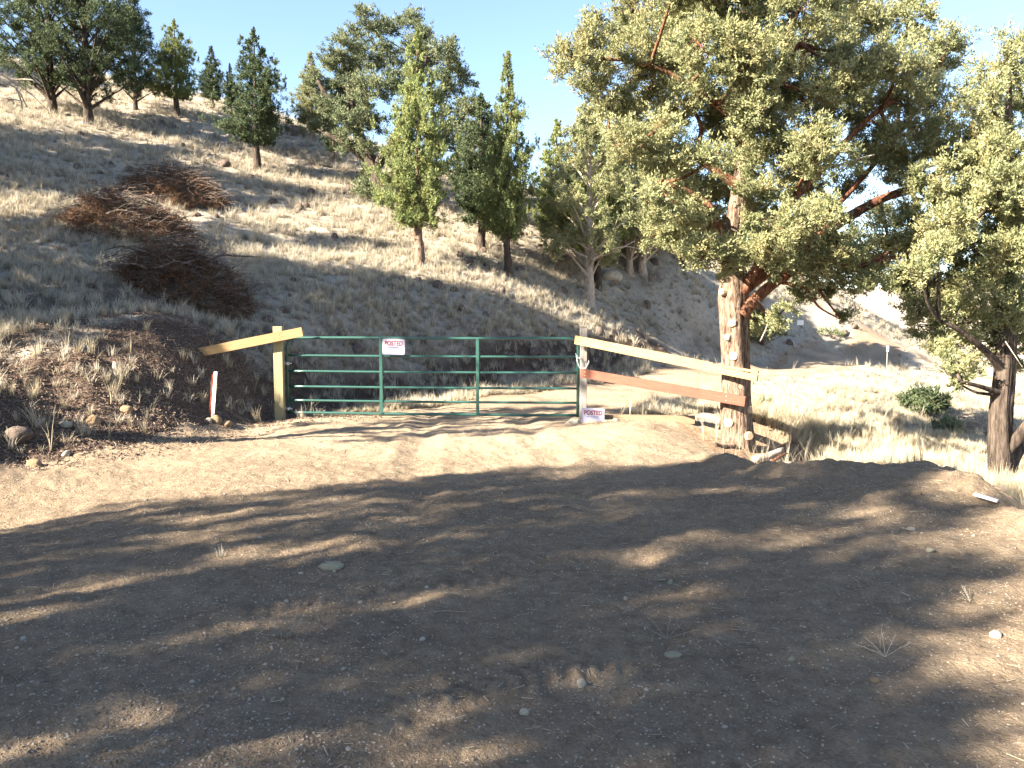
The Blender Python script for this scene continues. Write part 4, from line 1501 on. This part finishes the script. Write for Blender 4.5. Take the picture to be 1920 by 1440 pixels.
def gn_scatter(name, pts, rot, scl, src, label=None, cat=None):
    me = bpy.data.meshes.new(name)
    me.vertices.add(len(pts))
    me.vertices.foreach_set("co", np.asarray(pts, np.float32).ravel())
    a = me.attributes.new("rot", 'FLOAT_VECTOR', 'POINT')
    a.data.foreach_set("vector", np.asarray(rot, np.float32).ravel())
    a = me.attributes.new("scl", 'FLOAT_VECTOR', 'POINT')
    a.data.foreach_set("vector", np.asarray(scl, np.float32).ravel())
    o = bpy.data.objects.new(name, me)
    COL.objects.link(o)
    o["kind"] = "stuff"
    if label:
        o["label"] = label
        o["category"] = cat
    ng = bpy.data.node_groups.new(name, 'GeometryNodeTree')
    ng.interface.new_socket("Geometry", in_out='INPUT', socket_type='NodeSocketGeometry')
    ng.interface.new_socket("Geometry", in_out='OUTPUT', socket_type='NodeSocketGeometry')
    gi, go = ng.nodes.new("NodeGroupInput"), ng.nodes.new("NodeGroupOutput")
    iop = ng.nodes.new("GeometryNodeInstanceOnPoints")
    oi = ng.nodes.new("GeometryNodeObjectInfo")
    oi.inputs[0].default_value = src
    oi.inputs[1].default_value = True
    oi.transform_space = 'ORIGINAL'
    outs = {}
    for nm in ("rot", "scl"):
        na_ = ng.nodes.new("GeometryNodeInputNamedAttribute")
        na_.data_type = 'FLOAT_VECTOR'
        na_.inputs[0].default_value = nm
        outs[nm] = na_.outputs[0]
    er = ng.nodes.new("FunctionNodeEulerToRotation")
    ng.links.new(outs["rot"], er.inputs[0])
    ng.links.new(gi.outputs[0], iop.inputs["Points"])
    ng.links.new(oi.outputs["Geometry"], iop.inputs["Instance"])
    ng.links.new(er.outputs[0], iop.inputs["Rotation"])
    ng.links.new(outs["scl"], iop.inputs["Scale"])
    ng.links.new(iop.outputs[0], go.inputs[0])
    md = o.modifiers.new("scatter", 'NODES')
    md.node_group = ng
    return o


def proto_thing(name, me, mat, pos, scale, rz, label, cat, group=None):
    o = link_mesh(name, me, M[mat])
    o.location = pos
    o.scale = (scale,) * 3
    o.rotation_euler = (0, 0, rz)
    tagged(o, label, cat, group)
    return o


G_T = "dry grass tufts on the near dirt"
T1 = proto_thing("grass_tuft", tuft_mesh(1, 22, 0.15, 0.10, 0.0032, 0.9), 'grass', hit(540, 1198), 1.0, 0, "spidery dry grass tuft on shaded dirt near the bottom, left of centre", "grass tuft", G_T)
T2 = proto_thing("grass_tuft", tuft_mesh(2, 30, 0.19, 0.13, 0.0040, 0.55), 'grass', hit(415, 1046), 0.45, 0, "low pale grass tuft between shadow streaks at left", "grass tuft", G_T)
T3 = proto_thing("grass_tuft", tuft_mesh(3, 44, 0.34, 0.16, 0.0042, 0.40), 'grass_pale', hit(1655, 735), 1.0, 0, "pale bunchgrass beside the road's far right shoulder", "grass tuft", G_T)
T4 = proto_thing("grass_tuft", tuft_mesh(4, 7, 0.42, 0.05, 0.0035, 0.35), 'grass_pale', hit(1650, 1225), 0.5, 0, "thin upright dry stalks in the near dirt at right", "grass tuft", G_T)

rngs = np.random.default_rng(99)


def scatter_pts(n, xmin, xmax, ymin, ymax, dens, view_only=True):
    """sample so that density falls with distance"""
    y = np.exp(rngs.uniform(math.log(ymin), math.log(ymax), n))
    u = rngs.uniform(-0.68, 0.68, n)
    x = u * y
    keep = (x > xmin) & (x < xmax) & (rngs.uniform(size=n) < dens(x, y))
    x, y = x[keep], y[keep]
    return x, y, zfun(x, y, True)


def rs(n, lo, hi, tilt=0.15, zs=(0.8, 1.3)):
    rot = np.stack([rngs.normal(size=n) * tilt, rngs.normal(size=n) * tilt, rngs.uniform(0, 6.283, n)], -1)
    s = rngs.uniform(lo, hi, n)
    return rot, np.stack([s, s, s * rngs.uniform(zs[0], zs[1], n)], -1)


def hill_d(x, y):
    sd = road_sd(x, y)
    patch = np.clip(0.75 + 1.1 * fbm(x, y, 0.7, 3, 131), 0.1, 1)
    d = (sd < -0.12) * patch
    d = d * np.where((sd > -2.6) & (x < -2.0) & (y < 15.2), 0.05, 1)
    d = d * np.where((sd <= -2.6) & (sd > -5.5) & (x < -3.5) & (y < 16.5), 0.30, 1)      # littered bank
    d = d * np.where((sd > -2.4) & (sd < -0.9) & (x > -4.5) & (x < 8) & (y > 14.5), 0.35, 1)
    d = d * np.where((x > 1.9) & (y < 13.0) & (sd > -1.0), 0.15, 1)
    d = d * np.where((sd > -2.2) & (x > 2.5) & (y > 15.5) & (y / np.maximum(x, .1) < 6), 0.15, 1)
    d = d * (np.hypot((x - 3.6) / 1.0, (y - 12.0) / 1.2) > 1) * ~((x > 1.0) & (x < 3.4) & (y < 13.9))
    return d


x, y, z = scatter_pts(74000, -40, 40, 8.6, 52, hill_d)
rot, scl = rs(len(x), 0.55, 1.15)
scl *= np.clip(0.75 + y / 55, 0.8, 1.5)[:, None] * np.where((x > 3.0) & (x / y > 0.27) & (y < 28), 0.6, 1.0)[:, None]
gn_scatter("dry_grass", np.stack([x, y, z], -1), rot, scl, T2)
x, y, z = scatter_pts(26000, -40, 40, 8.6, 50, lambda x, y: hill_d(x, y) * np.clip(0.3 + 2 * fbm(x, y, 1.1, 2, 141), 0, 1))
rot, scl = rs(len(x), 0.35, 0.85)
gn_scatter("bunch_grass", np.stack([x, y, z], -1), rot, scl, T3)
# tall bleached grass in the ditch and along the lower road edge
def ditch_d(x, y):
    sd = road_sd(x, y)
    a = (sd < -0.35) & (x > 3.3 + 0.02 * y) & (y < 20) & (y > 8.4) & (np.hypot((x - 3.7) / 1.0, (y - 12.0) / 1.2) > 1)
    b = (sd < 0.05) & (sd > -0.9) & (x > -3.6) & (x < 1.0) & (y > 14.2) & (y < 20)
    c = (sd < -0.1) & (x > 1.3) & (x < 5.5) & (y > 13.8) & (y < 17)
    a = a & (fbm(x, y, 0.7, 3, 181) > -0.22) & ~((sd > -2.2) & (y > 15.0))
    c = c & (y < 15.2)
    return np.clip(a * 1.0 + b * 0.8 + c * 0.7, 0, 1) * np.clip(0.8 + 1.2 * fbm(x, y, 1.0, 3, 151), 0, 1)


x, y, z = scatter_pts(60000, -40, 40, 8.4, 20, ditch_d)
rot, scl = rs(len(x), 0.35, 0.85, 0.25)
scl *= np.clip(0.85 + 1.3 * fbm(x, y, 0.8, 3, 171), 0.45, 1.3)[:, None] * np.where(y > 13.5, 0.5, 1.0)[:, None]
gn_scatter("ditch_grass", np.stack([x, y, z], -1), rot, scl, T3)
x, y, z = scatter_pts(6500, -40, 40, 8.6, 40, lambda x, y: (road_sd(x, y) < -0.1) * np.where((x < -2) & (y < 15.5), 0.08, 0.4))
rot, scl = rs(len(x), 0.45, 1.1, 0.2)
gn_scatter("grass_stalks", np.stack([x, y, z], -1), rot, scl, T4)
# named clumps on the left bank
G_B = "bunchgrass clumps growing from the left bank"
for i, (px, py, s, lab) in enumerate([
        (68, 668, .9, "cream grass clump high on the left bank near the edge"), (275, 622, .9, "grass clump on the dark brow of the left bank"),
        (120, 770, .9, "splayed grass clump midway down the left bank"), (200, 725, .8, "grass clump beside the upright pale stone"),
        (258, 722, .8, "grass clump right of the upright pale stone"), (428, 690, 1.3, "tall grass clump below the slanting yellow board"),
        (380, 760, .9, "grass clump left of the survey stake"), (495, 745, 1.1, "grass clump just left of the hinge post"),
        (20, 745, .9, "grass clump at the left edge of the bank"), (170, 780, .7, "low grass clump above the tan stone in the bank"),
        (345, 680, 1.0, "grass clump under the board's lower end"), (450, 765, .8, "bleached weed clump between stake and post"),
        (30, 790, .7, "ragged grass clump above the dark boulder")]):
    o = bpy.data.objects.new("bunchgrass", T3.data)
    COL.objects.link(o)
    p = hit(px, py)
    o.location = p
    s *= 0.62
    o.scale = (s * 1.2, s * 1.2, s)
    o.rotation_euler = (0, 0, i * 1.3)
    tagged(o, lab, "grass clump", G_B)

# twigs, chips, pebbles
tw = MB()
rnd = random.Random(8)
tw.tube([(-0.5, 0, 0.02), (-0.2, 0.03, 0.035), (0.1, -0.02, 0.03), (0.5, 0.04, 0.02)], [0.012, 0.011, 0.009, 0.005], 5, True, smooth_n=3, wob=.1)
tw.tube([(0.1, -0.02, 0.03), (0.25, -0.12, 0.05)], [0.007, 0.003], 4, True)
twig_me = tw.mesh("stick", True)
G_S = "fallen sticks on the near dirt"
W1 = proto_thing("stick", twig_me, 'deadwood', hit(855, 1150), 0.30, 0.05, "long grey stick lying on shaded dirt at the bottom centre", "stick", G_S)
for i, (px, py, s, rz, lab) in enumerate([
        (1422, 1190, .17, -.35, "pale stick lying right of the dry twigs"), (1392, 1214, .15, -.1, "second pale stick just below the first"),
        (520, 945, .12, -.5, "short pale stick in a lit streak at left"), (495, 1012, .14, .1, "thin twig on the shadow edge left of centre"),
        (1545, 1205, .10, -.8, "short dark twig by the weeds at right"), (150, 1195, .07, -.4, "tiny white stick at lower left"), (1440, 1255, .1, .2, "small curved twig below the pale sticks")]):
    o = bpy.data.objects.new("stick", twig_me)
    COL.objects.link(o)
    o.location = hit(px, py)
    o.scale = (s * 1.6, s, s)
    o.rotation_euler = (0, 0, rz)
    tagged(o, lab, "stick", G_S)
# dry weeds on the near dirt
weed = MB()
for a, l in ((0.2, .3), (2.6, .3), (1.3, .18), (0.7, .22), (2.2, .22), (3.0, .12)):
    e = Vector((math.cos(a) * l, math.sin(a) * l * .6, 0.05 + 0.12 * math.sin(a)))
    weed.tube([(0, 0, 0), e * 0.6 + Vector((0, 0, .01)), e], [0.0024, 0.002, 0.001], 4, False)
    for k in range(5):
        q = e * (0.6 + 0.08 * k)
        weed.tube([q, q + Vector((rnd.uniform(-.02, .02), rnd.uniform(-.02, .02), rnd.uniform(0, .03)))], [0.002, 0.001], 3, False)
weed_me = weed.mesh("weed")
for i, (px, py, s, rz, lab) in enumerate([(1250, 1200, .6, 0, "sprawling dry weed stalks in the shaded middle of the clearing"), (1660, 1232, .6, .3, "branching dry weed at the right of the clearing"),
                                          (1820, 1130, .5, 1, "small dry weed in the sunlit right side"), (700, 1000, .5, 2, "wispy weed left of centre in the shade")]):
    o = bpy.data.objects.new("dry_weed", weed_me)
    if i == 0:
        weed_me.materials.append(M['grass'])
    COL.objects.link(o)
    o.location = hit(px, py)
    o.scale = (s,) * 3
    o.rotation_euler = (0, 0, rz)
    tagged(o, lab, "weed", "dry weeds on the near dirt")

peb_me = rock_mesh(3, 1)
P1 = proto_thing("pebble", peb_me, 'pebble', hit(800, 1102), 0.03, 0, "bluish white pebble in shaded dirt near the centre", "pebble")
clod_me = rock_mesh(5, 1)
P2 = proto_thing("dirt_clod", clod_me, 'clod', hit(575, 1135), 0.05, 0, "crumbly dirt clod in the left foreground shade", "dirt clod")
chip_me = MB().box((0, 0, 0.02), (0.05, 0, 0), (0, 0.016, 0.004), (0.004, 0, 0.005)).mesh("wood_chip")
C1 = proto_thing("wood_chip", chip_me, 'chip', hit(330, 815), 1.0, 0.5, "reddish wood chip at the foot of the left bank", "wood chip")


def near_d(x, y):
    return (road_sd(x, y) > 0.0) * np.clip(0.35 + 1.3 * fbm(x, y, 0.9, 3, 161), 0.08, 1)


x, y, z = scatter_pts(32000, -12, 8, 2.3, 14, near_d)
rot, scl = rs(len(x), 0.004, 0.013, 0.5, (0.5, 0.9))
big_ = rngs.uniform(size=len(x)) < 0.03
scl[big_] *= 2.2
scl *= (0.6 + 1.1 * rngs.uniform(size=len(x)) ** 3)[:, None]
gn_scatter("gravel", np.stack([x, y, z], -1), rot, scl, P1)
x, y, z = scatter_pts(34000, -12, 8, 2.3, 16, near_d)
rot, scl = rs(len(x), 0.006, 0.022, 0.5, (0.4, 0.8))
gn_scatter("dirt_crumbs", np.stack([x, y, z], -1), rot, scl, P2)


def litter_d(x, y):
    sd = road_sd(x, y)
    return ((sd < 0.9) & (sd > -3.0) & (x < -2.2) & (y < 15.5)) * np.where(sd > 0, 0.5 * np.clip(1 - sd / .9, 0, 1), 1.0)


x, y, z = scatter_pts(120000, -14, -1, 7.6, 15.5, litter_d)
rot, scl = rs(len(x), 0.15, 0.62, 0.7)
scl[:, 1] *= 0.55
gn_scatter("wood_litter", np.stack([x, y, z], -1), rot, scl, C1)
x, y, z = scatter_pts(9000, -14, 6, 7, 15.5, lambda x, y: np.clip(litter_d(x, y) + (road_sd(x, y) > 0) * 0.12, 0, 1))
rot, scl = rs(len(x), 0.05, 0.22, 0.5)
gn_scatter("twig_litter", np.stack([x, y, z], -1), rot, scl, W1)
# straw flecks over the dirt
flk = MB().box((0, 0, 0.004), (0.04, 0, 0), (0, 0.0022, 0), (0, 0, 0.0012)).mesh("straw_stem")
S1 = proto_thing("straw_stem", flk, 'grass_pale', hit(300, 1190), 1.0, 0.4, "single pale straw in the left foreground", "straw")
x, y, z = scatter_pts(26000, -12, 6, 2.3, 15, lambda x, y: (road_sd(x, y) > -0.5) * np.clip((y - 4) / 9, 0.03, 1))
rot, scl = rs(len(x), 0.15, 0.75, 0.15)
gn_scatter("straw_litter", np.stack([x, y, z + 0.004], -1), rot, scl, S1)


# ------------------------------------------------------------------ brush piles
def brush_pile(px, py, wpx, hpx, label, seed, tone_orange=0.4):
    rng = np.random.default_rng(seed)
    rnd = random.Random(seed)
    p = hit(px, py)
    W, Hh = wpx / F * p.y / 2, hpx / F * p.y
    root = bpy.data.objects.new("brush_pile", None)
    COL.objects.link(root)
    root.location = p
    tagged(root, label, "brush pile", "piles of cut juniper brush on the slope")

    def surf(a, r):
        x, y = math.cos(a) * W * r, math.sin(a) * W * 0.62 * r
        g = zone(p.x + x, p.y + y) - p.z
        return x, y, g, Hh * 0.85 * max(0, (1 - r * r)) ** 0.8
    C, R_ = [], []
    for _ in range(230):
        a, r = rnd.uniform(0, 6.283), math.sqrt(rnd.uniform(0, 1))
        x, y, g, h = surf(a, r)
        C.append((x, y, g + h * rnd.uniform(0.2, 1.0) + .04))
        R_.append(rnd.uniform(0.14, 0.28))
    v, f, tn = leaves(C, R_, 120, 0.09, 0.006, rng, elong=0.5, up=-0.1, out=0.5, quad=False)
    link_mesh("dead_needles", np_mesh("dead_needles", v, f, tn), M['needles'], root)["kind"] = "stuff"
    tws = MB()
    for _ in range(760):
        a, r = rnd.uniform(0, 6.283), math.sqrt(rnd.uniform(0, 1))
        x, y, g, h = surf(a, r)
        z0 = g + h * rnd.uniform(0.6, 1.08) + .03
        L = rnd.uniform(0.25, 0.8)
        b = rnd.gauss(0, 0.6) + (math.pi if rnd.random() < .5 else 0)
        dx, dy, dz = math.cos(b) * L, math.sin(b) * L * .7, rnd.uniform(-.35, .35) * L
        tws.tube([(x, y, z0), (x + dx * .5, y + dy * .5, z0 + dz * .5 + L * .10), (x + dx, y + dy, z0 + dz - L * .05)], [0.0065, 0.0045, 0.002], 3, False, tone=rnd.random())
    tws.build("twigs", M['brushwood'], root)["kind"] = "stuff"
    for _ in range(16):
        a, r = rnd.uniform(0, 6.283), rnd.uniform(0.1, 0.9)
        x, y, g, h = surf(a, r)
        L = rnd.uniform(0.5, 1.25)
        b = rnd.gauss(0, 0.8) + (math.pi if rnd.random() < .5 else 0)
        z0 = g + h * 0.95 + .1
        mb = MB()
        q = [Vector((x + math.cos(b) * L * t, y + math.sin(b) * L * t * .6, z0 + L * 0.14 * math.sin(t * 2.6) * rnd.uniform(.3, 1.3))) for t in (0, .3, .6, 1)]
        mb.tube(q, [0.03, 0.024, 0.016, 0.006], 6, True, .1, smooth_n=3, rng=rnd)
        for t in (1, 2):
            e = q[t] + Vector((rnd.uniform(-.35, .35), rnd.uniform(-.2, .2), rnd.uniform(.0, .25)))
            mb.tube([q[t], e], [0.012, 0.004], 4, False)
        mb.build("branch", M['brushwood'], root, True)
    return root


brush_pile(330, 372, 190, 62, "uppermost brush pile of brown cut juniper, behind the other two", 1)
brush_pile(240, 440, 250, 92, "middle brush pile with orange sunlit needles at its left end", 2)
brush_pile(350, 552, 250, 100, "lowest brush pile, dark in the shade above the slanting board", 3)

# stick pile and shrubs at right
def stick_pile(px, py, wpx, hpx, label, seed, mat, cat="stick pile"):
    rnd = random.Random(seed)
    p = hit(px, py)
    W, Hh = wpx / F * p.y / 2, hpx / F * p.y
    mb = MB()
    for _ in range(170):
        x, y = rnd.gauss(0, W * .45), rnd.gauss(0, W * .3)
        g = zone(p.x + x, p.y + y) - p.z
        z0 = g + Hh * max(0.05, 1 - (x / W) ** 2) * rnd.uniform(.1, 1)
        b, L = rnd.uniform(0, 3.14), rnd.uniform(.25, .7)
        dx, dy, dz = math.cos(b) * L, math.sin(b) * L * .6, rnd.uniform(-.2, .2) * L
        mb.tube([(x - dx * .5, y - dy * .5, z0 - dz * .5), (x, y, z0 + .03), (x + dx * .5, y + dy * .5, z0 + dz * .5)], [0.010, 0.008, 0.003], 4, False)
    o = mb.build("stick_pile", mat)
    o.location = p
    return tagged(o, label, cat)


stick_pile(1828, 822, 120, 42, "heap of bleached bare sticks left of the right-hand juniper's trunk", 4, M['deadwood'])


def shrub(px, py, wpx, hpx, leafm, label, seed, n=60, per=80, stems='brushwood', name="shrub"):
    rng = np.random.default_rng(seed)
    rnd = random.Random(seed)
    p = hit(px, py)
    W, Hh = wpx / F * p.y / 2, hpx / F * p.y
    root = bpy.data.objects.new(name, None)
    COL.objects.link(root)
    root.location = p
    tagged(root, label, "shrub", "shrubs in the dry grass")
    st_ = MB()
    C, R_ = [], []
    for _ in range(n):
        a, r, t = rnd.uniform(0, 6.283), math.sqrt(rnd.random()), rnd.random()
        e = Vector((math.cos(a) * W * r, math.sin(a) * W * r * .8, Hh * (0.25 + .75 * t) * (1 - .35 * r * r)))
        C.append(tuple(e))
        R_.append(W * rnd.uniform(.14, .24))
        if rnd.random() < .6:
            e2 = e * rnd.uniform(1.0, 1.2)
            st_.tube([(0, 0, 0), e * .5 + Vector((0, 0, .03)), e2], [0.012, 0.008, 0.003], 4, False)
    v, f, tn = leaves(C, R_, per, W * .14, W * .03, rng, quad=False)
    link_mesh("leaves", np_mesh("leaves", v, f, tn), M[leafm], root)
    st_.build("stems", M[stems], root)


shrub(1728, 778, 100, 46, 'leaf_dark', "dark green low juniper bush on the slope below the far road", 1)
shrub(1776, 822, 60, 38, 'leaf_sage', "grey-green sagebrush in front of the bleached stick heap", 2)
shrub(1430, 770, 34, 30, 'leaf_sage', "yellowish rabbitbrush just right of the big juniper's trunk", 3, 30)
shrub(1430, 650, 80, 60, 'leaf', "bright low juniper sprig showing right of the big trunk at the bank's foot", 5, 50)
shrub(900, 498, 34, 26, 'leaf_sage', "small twiggy bush between the bright cone and the spired juniper", 6, 24, 20)
shrub(1560, 640, 50, 22, 'leaf_sage', "low scrub at the foot of the far bank beside the road", 7, 24, 40)

# roots and broken wood at the big juniper's foot
G_L = "broken wood by the big juniper's foot"
for i, (pts_, r, lab) in enumerate([
        (((1412, 862, 10.6), (1440, 855, 10.7), (1468, 842, 10.8)), .045, "thick pale split log end lying beside the big juniper's foot"),
        (((1428, 876, 10.2), (1456, 872, 10.3), (1488, 868, 10.4)), .036, "second pale broken log at the dirt pad's edge"),
        (((1445, 868, 10.5), (1462, 856, 10.6), (1476, 850, 10.7)), .018, "thin orange-brown branch between the two broken logs")]):
    mb = MB()
    mb.tube([at(*q) - at(*pts_[0]) for q in pts_], [r, r * 1.1, r * .6], 9, True, .18, smooth_n=3, rng=random.Random(i))
    o = mb.build("broken_log", M['deadwood'] if i < 2 else M['bark_red'], None, True)
    o.location = at(*pts_[0])
    tagged(o, lab, "log", G_L)
for i, (pts_, r) in enumerate([(((1378, 840, 11.75), (1350, 838, 11.5), (1338, 828, 11.4)), .04), (((1392, 855, 11.7), (1402, 868, 11.2), (1412, 878, 10.9)), .045), (((1372, 850, 11.75), (1352, 858, 11.2), (1344, 850, 11.0)), .03)]):
    mb = MB()
    mb.tube([at(*q) - big.location for q in pts_], [r * 1.3, r, r * .4], 8, True, .15, smooth_n=4, rng=random.Random(i))
    mb.build("root", M['bark'], big, True)

# fallen dead branch at the far upper left
fb_ = bpy.data.objects.new("dead_branch", None)
COL.objects.link(fb_)
pb = hit(60, 205)
fb_.location = at(-5, 165, pb.y - 3)
tagged(fb_, "bare forked dead branch hanging in from the upper left edge", "branch")
for seg in (((-20, 128), (20, 150), (60, 178), (90, 208)), ((-10, 150), (30, 165), (50, 200)), ((20, 150), (60, 150), (85, 165)), ((-15, 175), (20, 185), (45, 190)), ((30, 165), (40, 190), (42, 205))):
    mb = MB()
    mb.tube([at(a, b, pb.y - 3 + random.uniform(-.3, .3)) - fb_.location for a, b in seg], [0.035, 0.025, 0.015, 0.008][:len(seg)], 6, True, .1, smooth_n=3)
    mb.build("twig", M['deadwood'], fb_, True)

# pale bare limbs under the pale-barked juniper
pj = hit(1104, 562)
bare_limbs = bpy.data.objects.new("dead_limbs", None)
COL.objects.link(bare_limbs)
bare_limbs.location = at(1110, 485, pj.y - .2)
tagged(bare_limbs, "bleached bare limbs fanning from the pale-barked juniper's lower trunk", "dead limbs")
for seg in (((1110, 488), (1140, 470), (1175, 462), (1200, 468)), ((1112, 482), (1135, 455), (1150, 430), (1160, 405)), ((1100, 482), (1080, 472), (1050, 450), (1040, 430)), ((1112, 486), (1150, 472), (1190, 452)),
            ((1135, 455), (1150, 448), (1165, 452)), ((1108, 480), (1120, 445), (1140, 435)), ((1105, 470), (1085, 455), (1065, 455))):
    mb = MB()
    mb.tube([at(a, b, pj.y - .5 + random.uniform(-.3, .3)) - bare_limbs.location for a, b in seg], [0.035, 0.025, 0.015, 0.008][:len(seg)], 6, True, .1, smooth_n=3)
    mb.build("limb", M['deadwood'], bare_limbs, True)

# small roadside things in the distance
fs = bpy.data.objects.new("roadside_sign", None)
COL.objects.link(fs)
pf = hit(1500, 632)
fs.location = pf
tagged(fs, "tiny blank white sign on a stake by the far bank, right of the big trunk", "sign")
tp = at(1500, 605, pf.y) - pf
MB().box((0, 0, tp.z), (.13, 0, 0), (0, .004, 0), (0, 0, .10)).build("panel", M['lath'], fs)
MB().box((0, .02, tp.z * .5 - .05), (.02, 0, 0), (0, .012, 0), (0, 0, tp.z * .5 + .05)).build("stake", M['grey_wood'], fs)
mk = bpy.data.objects.new("marker_post", None)
COL.objects.link(mk)
pm = hit(1662, 706)
mk.location = pm
tagged(mk, "thin white-topped metal marker post beside the far road", "marker post")
tp = at(1664, 650, pm.y) - pm
MB().tube([(0, 0, -.1), (tp.x, 0, tp.z)], .014, 6).build("rod", M['grey_wood'], mk)
MB().box((tp.x, -.02, tp.z - .06), (.035, 0, 0), (0, .006, 0), (0, 0, .09)).build("white_tip", M['lath'], mk)
# white board scrap on the berm
pw = hit(1848, 940)
o = MB().box((0, 0, .03), (.06, -.07, -.015), (.02, .02, .0), (0, 0, .009)).build("board_scrap", M['lath'])
o.location = pw
tagged(o, "white board scrap lying on the berm below the right-hand juniper", "board scrap")
